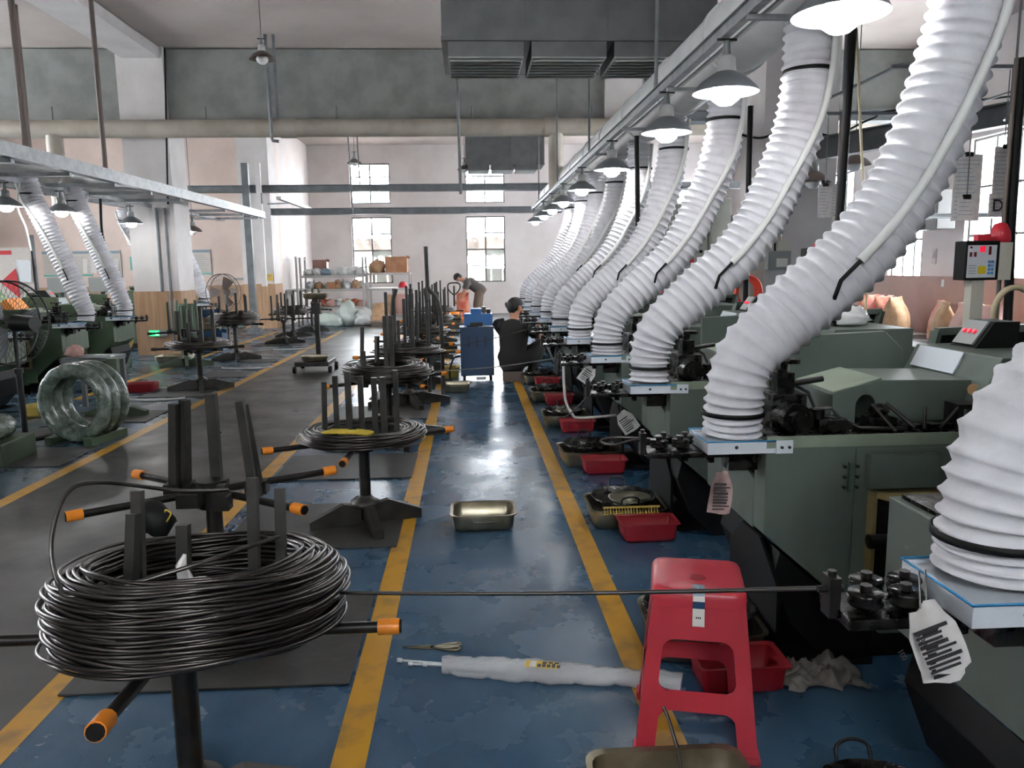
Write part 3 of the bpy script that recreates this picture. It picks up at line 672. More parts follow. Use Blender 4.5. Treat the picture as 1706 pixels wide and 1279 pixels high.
# third stand with thin coil and yellow gloves
S2 = (-.575, 4.06, 0)
stand('pay-off stand with a thin flat coil and yellow gloves on it', S2, (25, 115, 205, 267), .52, .46,
      ((150, .17, .33, .026, 0), (170, .07, .36, .03, 0), (100, .06, .33, .028, 0), (350, .07, .33, .028, 0), (330, .14, .34, .03, 0), (10, .18, .36, .026, 0), (200, .2, .32, .026, -.01)))
coil('thin flat coil of dark wire under the yellow gloves', (S2[0], S2[1], .475), .20, .335, .05, 62, .0045, 5)
for i, (x, y, a) in enumerate(((-.70, 3.86, .2), (-.59, 3.85, -.3))):
    b = MB().ball((0, 0, .012), .05, 10, 6, (1.1, .7, .22))
    for k in range(4): b.tube([(.03, -.025 + .017 * k, .012), (.075, -.03 + .02 * k, .010), (.095, -.032 + .021 * k, .006)], [.010, .009, .006], 7)
    b.tube([(0, .03, .012), (.03, .055, .01)], [.011, .007], 7)
    tag(b.build('work_glove', 'glove', None, (x, y, .533), (0, 0, a)), 'yellow knitted glove on the thin flat coil, the one ' + ('nearer the walkway' if i == 0 else 'nearer the blue aisle'), 'glove', 'yellow gloves')
rubber_mat('black floor mat under the stand that carries the yellow gloves', -1.25, -.38, 3.68, 4.42)
# fourth stand
S3 = (-.66, 6.15, 0)
stand('pay-off stand with a broad coil, second behind the yellow gloves mat', S3, (36, 126, 216, 306), .56, .48,
      ((190, .2, .42, .03, -.02), (230, .24, .25, .03, 0), (100, .06, .5, .034, 0), (140, .12, .34, .028, -.02), (60, .07, .5, .034, 0)), foot=.5)
coil('broad coil of dark wire with a frayed right edge before the blue cabinet', (S3[0], S3[1], .49), .2, .36, .12, 90, .005, 8)
rubber_mat('black floor mat between the two wire stands with broad splayed feet', -1.3, -.4, 4.95, 5.62)
rubber_mat('black floor mat under the splayed feet before the blue cabinet', -1.3, -.4, 6.95, 7.65)
far = [(-.62, 7.75, 20, True), (-.66, 9.0, 60, False), (-.62, 10.3, 5, True), (-.66, 11.6, 40, False), (-.62, 12.9, 15, True), (-.64, 14.2, 60, False), (-.62, 15.5, 0, True)]
for i, (x, y, a, cl) in enumerate(far):
    ps = ((180, .2, .62, .03, 0), (120, .06, .55, .03, 0), (60, .1, .6, .03, 0), (0, .2, .5, .03, 0), (240, .15, .35, .03, 0), (300, .12, .45, .03, 0))
    stand('pay-off stand with tall dark uprights, %s in the far middle row beyond the broad coil' % ORD[i], (x, y, 0), (a, a + 90, a + 180, a + 270), .55, .5, ps, foot=.42)
    if cl: coil('dark wire coil on a far tall-upright stand, %s beyond the broad coil' % ORD[i // 2], (x, y, .505), .2, .36, .08, 34, .007, 20 + i, seg=36)
    if i < 4: rubber_mat('black floor mat, %s in the far middle row beyond the broad coil' % ORD[i], x - .45, x + .28, y + .35, y + .85)
# bent handles standing among the far stands
for i, (x, y, dx) in enumerate(((-.80, 8.1, .05), (-.60, 8.1, .0), (-.44, 8.2, -.02), (-.30, 8.25, -.13))):
    pts = catmull([(x, y, .002), (x, y, .6), (x + dx * .2, y, .98), (x + dx, y, 1.14)], 14)
    tag(MB().tube(pts, .022, 8).build('bent_bar', 'post_iron'), ['dark bar bent to the right at its top beside the far stands', 'straight dark bar, left one of the pair between the bent bars', 'straight dark bar, right one of the pair between the bent bars', 'dark bar bent to the left at its top beside the far stands'][i], 'bar', 'tall dark bars among the stands')
tag(MB().cyl((-.52, 10.2, .002), (-.545, 10.2, 1.62), .03, n=10).build('tall_post', 'post_iron'), 'tallest single dark post standing among the far wire stands', 'post')
# wires running over the aisle to the machines
for k, (p, q, l) in enumerate((((-.31, 1.72, .615), (.66, 1.312, .766), 'steel wire from the big coil crossing the aisle in front of the red stool'), ((-.3, 6.0, .56), (.60, 5.03, .765), 'thin steel wire crossing before the blue cabinet to the machines'), ((-.3, 7.75, .56), (.60, 7.48, .765), 'thin steel wire from a far stand crossing by the crouching worker'), ((.45, 3.79, .60), (.61, 3.79, .765), 'short slack wire end at the third machine guide'))):
    P0, P1 = Vector(p), Vector(q); pts = [P0.lerp(P1, i / 16) + Vector((0, 0, -.02 * math.sin(PI * i / 16) * (.3 if k == 0 else 1))) for i in range(17)]
    tag(MB().tube(pts, .0048 if k == 0 else .004, 6).build('feed_wire', 'wire'), l, 'wire', 'feed wires')
tag(MB().tube(catmull([(.62, 2.555, .765), (.55, 2.555, .772), (.47, 2.56, .775), (.43, 2.55, .765), (.47, 2.54, .755), (.55, 2.553, .768)], 30), .0045, 6).build('wire_end', 'wire'), 'hairpin loop of wire sticking out of the second machine guide', 'wire')
tag(MB().tube(catmull([(.60, 4.98, .74), (.598, 4.97, .62), (.61, 4.96, .48), (.65, 4.95, .40), (.70, 4.97, .37), (.95, 5.02, .37)], 30), .009, 8).build('drain_hose', 'rack'), 'pale drain hose curving down beside the fourth machine', 'hose')

# ------------------------------------------------------------------ pans, basins and things on the aisle floor
def pan(label, loc, w, d, h, rz=0, m='tin', name='steel_pan', handles=True, group=None, flare=.9, th=.004, bail=False, rc=1.0):
    t = thing(name, label, 'pan', loc, rz, group)
    K = rc
    def loop(hw, hd, z, rc, n=5):
        rc = rc * K
        out = []
        for cx, cy, a0 in ((hw - rc, hd - rc, 0), (-hw + rc, hd - rc, 90), (-hw + rc, -hd + rc, 180), (hw - rc, -hd + rc, 270)):
            for i in range(n): a = R(a0 + 90 * i / (n - 1)); out.append((cx + rc * math.cos(a), cy + rc * math.sin(a), z))
        return out
    rings = [loop(w / 2 * flare - .02, d / 2 * flare - .02, 0.001, .03), loop(w / 2 * flare, d / 2 * flare, .02, .035), loop(w / 2 - .008, d / 2 - .008, h - .004, .045), loop(w / 2 + .004, d / 2 + .004, h, .05), loop(w / 2 + .004, d / 2 + .004, h - .006, .05)]
    inner = [loop(w / 2 - .012, d / 2 - .012, h - .004, .045), loop(w / 2 * flare - .006, d / 2 * flare - .006, .024, .035), loop(w / 2 * flare - .024, d / 2 * flare - .024, .006, .03)]
    n = len(rings[0]); b = MB()
    def skin(rs): 
        b.add([p for r_ in rs for p in r_], [(i * n + k, i * n + (k + 1) % n, (i + 1) * n + (k + 1) % n, (i + 1) * n + k) for i in range(len(rs) - 1) for k in range(n)], True)
    skin(rings[:3]); skin([rings[2], rings[3]]); skin([rings[3], rings[4]]); skin([rings[3], inner[0]]); skin(inner)
    b.add(rings[0], [tuple(range(n))]); b.add(inner[-1], [tuple(range(n))])
    b.build('bowl', m, t)
    if handles:
        MB().tube(catmull([(-.06, -d / 2 - .004, h - .02), (-.05, -d / 2 - .014, h - .03), (.05, -d / 2 - .014, h - .03), (.06, -d / 2 - .004, h - .02)], 12), .003, 6).build('handle', 'wire', t)
    if bail:
        MB().tube(catmull([(-.10, -.02, .02), (0, -.01, .022), (.09, -.02, .024), (.10, .0, .04)], 14), .004, 6).build('loose_handle', 'wire', t)
    return t
def wok(label, loc, r, h=.075, lid=False, group='black pans under the machines'):
    t = thing('black_pan', label, 'pan', loc, 0, group)
    MB().lathe([(0, .002), (r * .5, .002), (r * .8, h * .45), (r, h), (r * .97, h), (r * .77, h * .5), (r * .48, .008), (0, .008)], n=30).build('bowl', 'black_gloss', t)
    for s_ in (-1, 1):
        MB().tube(catmull([(-.045, s_ * (r - .005), h - .005), (-.04, s_ * (r + .012), h + .03), (0, s_ * (r + .02), h + .042), (.04, s_ * (r + .012), h + .03), (.045, s_ * (r - .005), h - .005)], 16), .005, 7).build('handle', 'dark_iron', t)
    if lid: MB().lathe([(r * .62, h * .8), (r * .66, h * .9), (r * .60, h * .9), (.0, h * .55)], (.03, -.02, 0), 26).build('strainer', 'tin', t)
    return t
pan('empty stainless pan standing alone on the blue aisle floor', (.05, 3.98, 0), .34, .26, .092, bail=True)
pan('stainless pan on the aisle floor in front of the blue cabinet', (-.165, 8.5, 0), .32, .24, .10)
pan('stainless pan cut by the picture edge in front of the red stool', (.475, 1.72, 0), .40, .28, .10, handles=False)
tag(MB().tube(catmull([(.47, 1.74, .012), (.52, 1.82, .06), (.51, 1.9, .14), (.5, 1.93, .17)], 18), .005, 7).build('stirring_hook', 'wire'), 'bent wire hook leaning on the rim of the nearest pan', 'hook')
wok('black pan with a loop handle on the floor beside the nearest machine', (.96, 1.62, 0), .17, .09)
set_lbl = ['beneath the second machine', 'beneath the third machine', 'beneath the fourth machine', 'beneath the fifth machine', 'beneath the sixth machine', 'beneath the seventh machine']
for k in range(6):
    y = 2.62 + k * 1.30 if k else 2.60
    yy = [2.60, 3.98, 5.25, 6.55, 7.85, 9.0][k]
    pan('stainless drip pan on the floor ' + set_lbl[k], (.80, yy, 0), .40, .34, .11, .05 * (k % 3 - 1), group='drip pans under the right machines', handles=False)
    wok('round black pan resting in the drip pan ' + set_lbl[k], (.80, yy + .02, .060), .175 if k != 0 else .2, .08, lid=(k in (1, 3)))
    b = pan('red plastic basin on the floor ' + set_lbl[k], (.86 if k else .84, yy - .28, 0), .29, .17, .10, 0, 'red_dark', 'red_basin', False, 'red basins under the right machines', .88, rc=.35)
    sp = thing('splash_guard', 'black oily splash sheet standing behind the drip pan ' + set_lbl[k], 'guard', (1.0, yy + .06, 0), 0, 'black splash sheets under the right machines')
    MB().prism([(-.25, .0), (-.25, .28), (-.08, .40), (.1, .40), (.22, .3), (.22, .0)], 0, .012, 'x').build('sheet', 'black', sp)
    MB().bb(.0, .34, -.25, .25, .0, .02).build('flap', 'black', sp)
def basket():
    t = thing('slotted_strip', 'cream slotted plastic strip lying on the drip pan beneath the third machine', 'strip', (.80, 3.80, .115), .0)
    for i in range(19): MB().box((-.135 + i * .015, 0, .0), (.005, .008, .04), (-.5, 0, 0)).build('bar', 'comb', t)
    for z in (-.02, .02): MB().box((0, -z * .5, z), (.29, .010, .008)).build('rail', 'comb', t)
basket()
n_ = 26; vs = []
for j_ in range(n_):
    for i_ in range(n_):
        u, v = i_ / (n_ - 1), j_ / (n_ - 1); q = Vector((u * 6, v * 5, 3.3)); e = min(u, v, 1 - u, 1 - v) * 4
        z = .006 + min(1, e + .25) * (.07 * abs(noise.noise(q)) + .035 * abs(noise.noise(q * 2.3)))
        vs.append((u * .26 - .13 + .03 * noise.noise(q + Vector((9, 0, 0))), v * .17 - .085 + .03 * noise.noise(q + Vector((0, 9, 0))), z))
fs = [(j_ * n_ + i_, j_ * n_ + i_ + 1, (j_ + 1) * n_ + i_ + 1, (j_ + 1) * n_ + i_) for j_ in range(n_ - 1) for i_ in range(n_ - 1)]
tag(MB().add(vs, fs, True).add([(x, y, z - .004) for x, y, z in vs], [f[::-1] for f in fs], True).build('cleaning_rag', 'rag', None, (1.12, 2.34, .002)), 'crumpled grey rag lying beside the red basin near the stool', 'rag')
# umbrella in its clear sleeve and scissors
um = thing('wrapped_umbrella', 'folded umbrella in a clear crinkled sleeve lying across the yellow line', 'umbrella', (-.12, 2.50, 0), math.atan2(-.17, .79))
b = MB(); n_ = 40; rr = []
pts = [(i / n_ * .80, .006 * math.sin(i * .9), .019) for i in range(n_ + 1)]
b.tube(pts, [.050 + .016 * math.sin(PI * min(1, i / n_ * 1.4)) + .004 * math.sin(i * 2.1) for i in range(n_ + 1)], 16)
b.v = [(x, y, .002 + (z - .0) * .42 if z > 0 else .002) for x, y, z in b.v]; b.build('sleeve', 'plastic_clear', um)
b = MB().tube([(.02, 0, .013), (.2, .003, .014), (.5, 0, .015), (.79, 0, .012)], [.010, .02, .022, .012], 10); b.v = [(x, y * 1.5, max(.004, z * .7 + .003)) for x, y, z in b.v]; b.build('canopy', 'white', um)
for (y0, x0) in ((.012, -.155), (-.004, -.06), (-.006, -.11)):
    MB().cyl((x0, y0, .010), (.1, y0 * .3, .012), .004, n=8).cyl((x0 - .006, y0, .010), (x0 + .010, y0, .010), .008, n=10).build('rib', 'white', um)
lb = MB().bb(.29, .40, -.028, .016, .0396, .0402).build('label_strip', 'sign_yellow', um)
for i in range(5): MB().bb(.33 + i * .016, .342 + i * .016, -.024, -.004 + .006 * (i % 2), .0402, .0407).build('print_block', 'sign_black', um)
for i in range(3): MB().bb(.345 + i * .02, .36 + i * .02, .002, .013, .0402, .0407).build('print_block', 'sign_black', um)
MB().bb(.305, .325, -.026, .012, .0402, .0405).build('print_strip', 'sign_white', um)
sc_ = thing('scissors', 'steel scissors lying on the blue floor beside the wrapped umbrella', 'scissors', (-.15, 2.64, .006), -.05)
for s_ in (-1, 1):
    MB().prism([(-.115, 0), (-.02, .010 * s_), (.0, .006 * s_), (-.01, -.003 * s_)], -.002 + .002 * s_, .001 + .002 * s_, 'z').build('blade', 'tin', sc_)
    MB().tube(catmull([(.0, .004 * s_, 0), (.03, .018 * s_, 0), (.075, .027 * s_, 0), (.092, .016 * s_, 0), (.075, .006 * s_, 0), (.03, .008 * s_, 0), (.0, .004 * s_, 0)], 26), .0045, 7).build('handle', 'tin', sc_)
MB().cyl((-.01, 0, -.004), (-.01, 0, .005), .006, n=10).build('pivot', 'dark_iron', sc_)

# ------------------------------------------------------------------ red stool
def stool():
    t = thing('plastic_stool', 'red plastic stool with a blue and white sticker beside the yellow line', 'stool', (.635, 2.10, 0), R(-14))
    H = .475; zt = .445
    def W(v): return .166 + (.124 - .166) * v / zt          # half width at height v
    def gap(v):
        if v < .135:
            g0 = W(v) - .052; r_ = .03
            return g0 if v < .135 - r_ else g0 - r_ + math.sqrt(max(0, r_ * r_ - (v - .135 + r_) ** 2))
        if .19 < v < .335:
            g0 = W(v) - .05 + .008; r_ = .03; e = 0
            if v < .19 + r_: e = r_ - math.sqrt(max(0, r_ * r_ - (.19 + r_ - v) ** 2))
            if v > .335 - r_: e = r_ - math.sqrt(max(0, r_ * r_ - (v - .335 + r_) ** 2))
            return g0 - e
        return 0
    rows = sorted(set([round(zt * i / 70, 5) for i in range(71)] + [.1349, .1351, .1899, .1901, .3349, .3351]))
    b = MB(); th = .006
    for side in range(4):
        a = side * PI / 2; c, s_ = math.cos(a), math.sin(a)
        def pt(u, v, off): # panel leans with the legs
            y = -(W(v)) + off; return (u * c - y * s_, u * s_ + y * c, v)
        for i in range(len(rows) - 1):
            v0, v1 = rows[i], rows[i + 1]; g0, g1 = gap(v0 + 1e-6), gap(v1 - 1e-6)
            if (g0 == 0) != (g1 == 0): g0 = g1 = max(g0, g1)
            for sg in (-1, 1):
                q = [pt(sg * g0, v0, 0), pt(sg * W(v0), v0, 0), pt(sg * W(v1), v1, 0), pt(sg * g1, v1, 0)]
                q2 = [pt(sg * g0, v0, th), pt(sg * (W(v0) - th), v0, th), pt(sg * (W(v1) - th), v1, th), pt(sg * g1, v1, th)]
                b.add(q, [(0, 1, 2, 3)]); b.add(q2, [(0, 3, 2, 1)])
                if g0 or g1: b.add([q[0], q[3], q2[3], q2[0]], [(0, 1, 2, 3)])
    b.build('frame', 'stool', t, doubles=True)
    for sx in (-1, 1):
        for sy in (-1, 1):
            MB().box((sx * .145, sy * .145, .012), (.054, .054, .024)).build('foot', 'stool', t, bevel=.008)
    def rl(hw, z, rc, n=6):
        out = []
        for cx, cy, a0 in ((hw - rc, hw - rc, 0), (-hw + rc, hw - rc, 90), (-hw + rc, -hw + rc, 180), (hw - rc, -hw + rc, 270)):
            for i in range(n): a = R(a0 + 90 * i / (n - 1)); out.append((cx + rc * math.cos(a), cy + rc * math.sin(a), z))
        return out
    L = [rl(.1285, .425, .03), rl(.1295, .445, .032), rl(.128, .460, .034), rl(.122, .471, .034), rl(.105, .475, .03), rl(.04, .4735, .015)]
    n = 24; b = MB().add([p for r_ in L for p in r_], [(i * n + k, i * n + (k + 1) % n, (i + 1) * n + (k + 1) % n, (i + 1) * n + k) for i in range(len(L) - 1) for k in range(n)], True)
    b.add(L[-1], [tuple(range(n))], True)
    b.build('seat', 'stool', t, doubles=True)
    MB().lathe([(.0, .4742), (.020, .4742), (.022, .4755), (.018, .4755), (.016, .4748), (0, .4748)], (0, -.03, 0), 20).build('seat_emblem', 'red_dark', t)
    # sticker folding over the front edge
    sx0, sx1 = -.016, .016
    P = [(-.085, .4755), (-.105, .4755), (-.122, .4718), (-.1288, .4605), (-.1305, .445), (-.1307, .425), (-.1335, .375)]
    for i in range(len(P) - 1):
        (y0, z0), (y1, z1) = P[i], P[i + 1]
        MB().add([(sx0, y0 - .0008, z0 + .0008), (sx1, y0 - .0008, z0 + .0008), (sx1, y1 - .0008, z1 + .0008), (sx0, y1 - .0008, z1 + .0008), (sx0, y0, z0), (sx1, y0, z0), (sx1, y1, z1), (sx0, y1, z1)], [(0, 1, 2, 3), (7, 6, 5, 4), (0, 4, 5, 1), (1, 5, 6, 2), (2, 6, 7, 3), (3, 7, 4, 0)]).build('sticker', 'board_blue' if i < 3 else ('blue_cab' if i == 4 else 'sign_white'), t)
    text_mesh('sticker_print', 'CP', .014, 'sign_white', t, (0, -.112, .4755), (R(18), 0, R(90)), ext=.0006)
    for i in range(3): MB().bb(-.007 + i * .005, -.004 + i * .005, -.1342, -.1325, .398, .403).build('sticker_print', 'sign_black', t)
stool()

# ------------------------------------------------------------------ work tickets hung on the machines
def ticket(label, loc, w, h, rot, m='paper', lines=8, bend=.012, grp='work tickets on the machines'):
    t = thing('work_ticket', label, 'paper', loc, 0, grp)
    n = 6; vs = []
    for j in range(n + 1):
        for i in range(5):
            u, v = i / 4 - .5, j / n
            vs.append((u * w * (.55 + .45 * min(1, v * 3)) , bend * math.sin(u * 5 + v * 4) , -v * h))
    fs = [(j * 5 + i, j * 5 + i + 1, (j + 1) * 5 + i + 1, (j + 1) * 5 + i) for j in range(n) for i in range(4)]
    k = len(vs); vs2 = [(x, y + .0012, z) for x, y, z in vs]
    sheet = MB().add(vs, fs, True).add(vs2, [f[::-1] for f in fs], True).build('sheet', m, t, rot=rot)
    g = random.Random(int(loc[1] * 100))
    for j in range(lines):
        v = .28 + .66 * j / lines; x0 = -.38 * w; x1 = g.uniform(.1, .4) * w
        MB().bb(x0, x1, -bend - .003, -bend - .002, -v * h - .0022, -v * h + (.0022 if j % 3 else .0042)).build('print_line', 'ink', t, rot=rot)
    MB().tube([(0, 0, -.004), (.004, .01, .02), (.012, .03, .05)], .0016, 5).build('wire_tie', 'wire', t)
    return t
t_ = ticket('crumpled white work ticket reading 4.38 and 100 on the nearest machine', (.735, 1.185, .785), .08, .125, (0, R(-25), R(-8)), lines=9)
text_mesh('ticket_print', '4.38', .016, 'ink', t_, (-.006, -.018, -.05), (PI / 2, R(60), 0))
text_mesh('ticket_print', '100', .014, 'ink', t_, (-.036, -.018, -.075), (PI / 2, R(60), 0))
ticket('white paper sheet hanging behind the crumpled ticket on the nearest machine', (.755, 1.2, .78), .07, .145, (0, R(-18), 0), lines=7)
ticket('dirty pinkish work ticket hanging under the second machine', (.83, 2.49, .665), .075, .145, (0, R(3), 0), 'paper_dirty', 9)
ticket('clean white ticket stuck on the splash sheet beneath the fourth machine', (.835, 4.28, .53), .10, .13, (0, R(-35), 0), 'paper', 7)
ticket('white ticket on a wire under the fourth machine rollers', (.79, 4.99, .70), .09, .12, (0, R(35), 0), 'paper', 6)

# ------------------------------------------------------------------ blue cabinet, scale, pallet jack
bc = thing('welding_cabinet', 'dark blue slotted cabinet with a bright blue wire welder on top', 'cabinet', (.08, 9.45, 0))
MB().bb(-.20, .20, -.17, .17, .06, .63).build('body', 'blue_cab', bc, bevel=.012)
for c in (-.10, 0, .10):
    for j in range(11): MB().bb(c - .014, c + .014, -.176, -.168, .40 + j * .013, .404 + j * .013).build('slot', 'black', bc)
MB().bb(-.21, .21, -.18, .18, .63, .645).build('top_plate', 'blue_cab', bc)
MB().bb(-.15, .19, -.15, .15, .66, .80).build('welder_body', 'blue_bright', bc, bevel=.008)
MB().bb(-.12, .02, -.10, .10, .645, .66).build('welder_base', 'black', bc)
MB().bb(-.07, .06, -.08, .08, .80, .86).build('welder_head', 'blue_bright', bc, bevel=.01); MB().cyl((.09, 0, .80), (.09, 0, .88), .025, n=12).build('knob', 'tin', bc); MB().bb(.12, .17, -.06, .04, .80, .85).build('clamp', 'dark_iron', bc)
MB().bb(-.08, .07, -.165, -.15, .655, .70).build('welder_tray', 'dark_iron', bc)
for x in (-.16, .16):
    for y in (-.13, .13): MB().cyl((x - .015, y, .03), (x + .015, y, .03), .03, n=12).build('wheel', 'black', bc)
MB().bb(-.02, .10, -.20, -.172, .015, .05).build('white_box', 'white', bc)
tag(MB().tube(catmull([(-.13, 9.3, .3), (-.2, 9.25, .28), (-.25, 9.2, .15), (-.24, 9.18, .03), (-.18, 9.1, .012)], 24), .012, 8).build('welder_cable', 'black'), 'black cable drooping beside the blue cabinet', 'cable')
pan('round-edged steel tub on the floor left of the blue cabinet', (-.24, 9.62, 0), .2, .24, .14, 0, 'comb', 'steel_tub', False)
ps = thing('platform_scale', 'wheeled platform scale with a dark post and a tray of parts on its head', 'scale', (-2.08, 10.55, 0))
MB().bb(-.22, .22, -.3, .3, .09, .15).build('platform', 'dark_iron', ps, bevel=.01)
for x in (-.23, .23):
    for y in (-.25, .25): MB().cyl((x - .02, y, .045), (x + .02, y, .045), .045, n=14).build('wheel', 'black', ps)
MB().bb(-.03, .03, .20, .26, .15, .95).build('post', 'dark_iron', ps); MB().bb(-.06, .06, .17, .28, .75, .9).build('post_head', 'dark_iron', ps); MB().bb(-.12, .16, .2, .25, .80, .82).build('beam_arm', 'dark_iron', ps)
pan('shallow tray of red parts on top of the scale post', (-2.08, 10.78, .95), .34, .24, .08, 0, 'tin', 'parts_tray', False)
tag(MB().ball((0, 0, 0), .06, 10, 6, (1.5, 1, .4)).build('parts_pile', 'red', None, (-2.1, 10.76, .995)), 'small heap of red parts in the tray on the scale', 'parts')
pan('steel tray lying on the platform of the wheeled scale', (-2.06, 10.42, .15), .36, .2, .07, 0, 'tin', 'parts_tray', False)
pj_ = thing('pallet_jack', 'hand pallet jack with a heart-shaped black handle beside the bending worker', 'pallet jack', (-.36, 18.7, 0))
MB().cyl((0, 0, .2), (0, -.05, .92), .022, n=10).build('shaft', 'fan_iron', pj_)
MB().tube(catmull([(0, -.05, .70), (.09, -.055, .78), (.145, -.06, .88), (.12, -.06, .97), (0, -.06, .99), (-.12, -.06, .97), (-.145, -.06, .88), (-.09, -.055, .78), (0, -.05, .70)], 36), .016, 8).build('handle', 'fan_iron', pj_)
MB().bb(-.12, .12, -.05, .1, .1, .3).build('pump', 'orange', pj_); MB().cyl((-.08, 0, .08), (.08, 0, .08), .08, n=16).build('wheel', 'black', pj_)
for x in (-.2, .2): MB().bb(x - .07, x + .07, .08, 1.1, .06, .11).build('fork', 'orange', pj_)
pan('steel bin with orange parts on the floor by the pallet jack', (-.42, 17.6, .12), .5, .4, .2, 0, 'tin', 'parts_bin', False)
def pallet(label, loc, w, d, m='pallet', group=None, h=.12):
    t = thing('pallet', label, 'pallet', loc, 0, group)
    for i in range(5): MB().bb(-w / 2 + i * w / 5 + .01, -w / 2 + (i + 1) * w / 5 - .01, -d / 2, d / 2, h - .02, h).build('board', m, t)
    for y in (-d / 2 + .05, 0, d / 2 - .05): MB().bb(-w / 2, w / 2, y - .04, y + .04, 0, h - .02).build('runner', m, t)
    return t
pallet('low pallet under the steel bin near the pallet jack', (-.42, 17.6, 0), .8, .7, 'pallet_black')
tag(MB().ball((0, 0, 0), .12, 12, 8, (1.2, 1, .7), lambda d: d * (1 + .3 * noise.noise(d * 14))).build('parts_pile', 'orange', None, (-.38, 17.6, .33)), 'heap of orange and tan parts in the steel bin', 'parts')

# ------------------------------------------------------------------ people
def skin_figure(name, chain, mats, parent=None, sub=2):
    """chain: list of (id, parent id, co, radius)"""
    ids = {c[0]: i for i, c in enumerate(chain)}
    me = bpy.data.meshes.new(name)
    me.from_pydata([c[2] for c in chain], [(ids[c[1]], i) for i, c in enumerate(chain) if c[1] is not None], [])
    o = bpy.data.objects.new(name, me); COL.objects.link(o); o.parent = parent
    md = o.modifiers.new('skin', 'SKIN'); md.use_smooth_shade = True
    if not me.skin_vertices: me.attributes
    for i, c in enumerate(chain):
        r_ = c[3]; sv = me.skin_vertices[0].data[i]
        sv.radius = (r_, r_) if not isinstance(r_, tuple) else r_
        sv.use_root = (i == 0)
    s_ = o.modifiers.new('subdiv', 'SUBSURF'); s_.levels = 1; s_.render_levels = sub
    me.materials.append(M[mats]); return o
def person(label, loc, J, shirt, trousers, head_dir, hairm='hair', sleeve=.5):
    root = thing('person', label, 'person', loc)
    V = {k: Vector(v) for k, v in J.items()}
    ch = [('pelvis', None, V['pelvis'], .125), ('waist', 'pelvis', V['pelvis'].lerp(V['chest'], .5), .115), ('chest', 'waist', V['chest'], .135), ('neck', 'chest', V['neck'], .052), ('skull', 'neck', V['neck'].lerp(V['head'], .6), .06), ('head', 'skull', V['head'], .088), ('crown', 'head', V['head'] + (V['head'] - V['neck']).normalized() * .06, .075)]
    for s_ in 'lr':
        ch += [('sh' + s_, 'chest', V['sh' + s_], .062), ('el' + s_, 'sh' + s_, V['el' + s_], .042), ('wr' + s_, 'el' + s_, V['wr' + s_], .028)]
        d = (V['wr' + s_] - V['el' + s_]).normalized(); side = d.orthogonal().normalized(); up_ = d.cross(side)
        ch.append(('palm' + s_, 'wr' + s_, V['wr' + s_] + d * .05, .03))
        for f in range(4):
            b_ = V['wr' + s_] + d * .085 + side * (f - 1.5) * .019
            ch.append(('f%d%s' % (f, s_), 'palm' + s_, b_, .010)); ch.append(('g%d%s' % (f, s_), 'f%d%s' % (f, s_), b_ + d * (.03 + .006 * (f in (1, 2))) + up_ * .012, .009))
        ch.append(('th' + s_, 'palm' + s_, V['wr' + s_] + d * .055 + side * .045, .011)); ch.append(('ti' + s_, 'th' + s_, V['wr' + s_] + d * .08 + side * .055 + up_ * .012, .009))
        ch += [('hip' + s_, 'pelvis', V['hip' + s_], .095), ('kn' + s_, 'hip' + s_, V['kn' + s_], .062), ('an' + s_, 'kn' + s_, V['an' + s_], .04), ('toe' + s_, 'an' + s_, V['toe' + s_], .035)]
    skin_figure('body', ch, 'skin', root)
    side = (V['shr'] - V['shl']).normalized()
    def loft(mb, secs):
        n = 20; vs = []
        for i_, (c, rx, ry) in enumerate(secs):
            tn = (secs[min(i_ + 1, len(secs) - 1)][0] - secs[max(i_ - 1, 0)][0]).normalized(); sd_ = (side - tn * side.dot(tn)).normalized(); fw = tn.cross(sd_)
            for k in range(n):
                a = 2 * PI * k / n; vs.append(c + sd_ * rx * math.cos(a) + fw * ry * math.sin(a) * (1 + .05 * math.sin(3 * a + i_)))
        mb.add(vs, [(i_ * n + k, i_ * n + (k + 1) % n, (i_ + 1) * n + (k + 1) % n, (i_ + 1) * n + k) for i_ in range(len(secs) - 1) for k in range(n)], True)
        mb.add(vs[:n], [tuple(range(n))[::-1]]); mb.add(vs[-n:], [tuple(range(n))]); return mb
    pe, ce, ne = V['pelvis'], V['chest'], V['neck']; ax = (ce - pe).normalized(); top = (V['shl'] + V['shr']) / 2
    sh = loft(MB(), [(pe - ax * .05, .165, .135), (pe + ax * .06, .168, .138), (pe.lerp(ce, .5), .165, .128), (ce, .182, .135), (top.lerp(ce, .35), .195, .125), (top, .20, .11), (top.lerp(ne, .45), .15, .09), (top.lerp(ne, .8), .07, .068)])
    for s_ in 'lr': sh.tube([V['sh' + s_].lerp(top, .25), V['sh' + s_], V['sh' + s_].lerp(V['el' + s_], sleeve * .6), V['sh' + s_].lerp(V['el' + s_], sleeve + .15)], [.085, .082, .075, .072], 14)
    sh.build('shirt', shirt, root)
    tr_ = loft(MB(), [(pe - ax * .12, .12, .11), (pe - ax * .06, .165, .13), (pe + ax * .05, .165, .13)])
    for s_ in 'lr':
        h_, k_, a_ = V['hip' + s_], V['kn' + s_], V['an' + s_]
        tr_.tube([h_.lerp(pe, .3), h_.lerp(k_, .2), h_.lerp(k_, .6), k_.lerp(h_, .06), k_.lerp(a_, .1), k_.lerp(a_, .5), k_.lerp(a_, .93)], [.105, .11, .092, .08, .076, .068, .06], 14)
    tr_.build('trousers', trousers, root)
    for s_ in 'lr':
        d = V['toe' + s_] - V['an' + s_]; d.z = 0; d.normalize(); a = math.atan2(d.y, d.x)
        MB().ball((.045, 0, -.005), .05, 12, 8, (2.5, .95, .85)).build('shoe', 'shoe', root, V['an' + s_] + Vector((0, 0, -.0)), (0, 0, a))
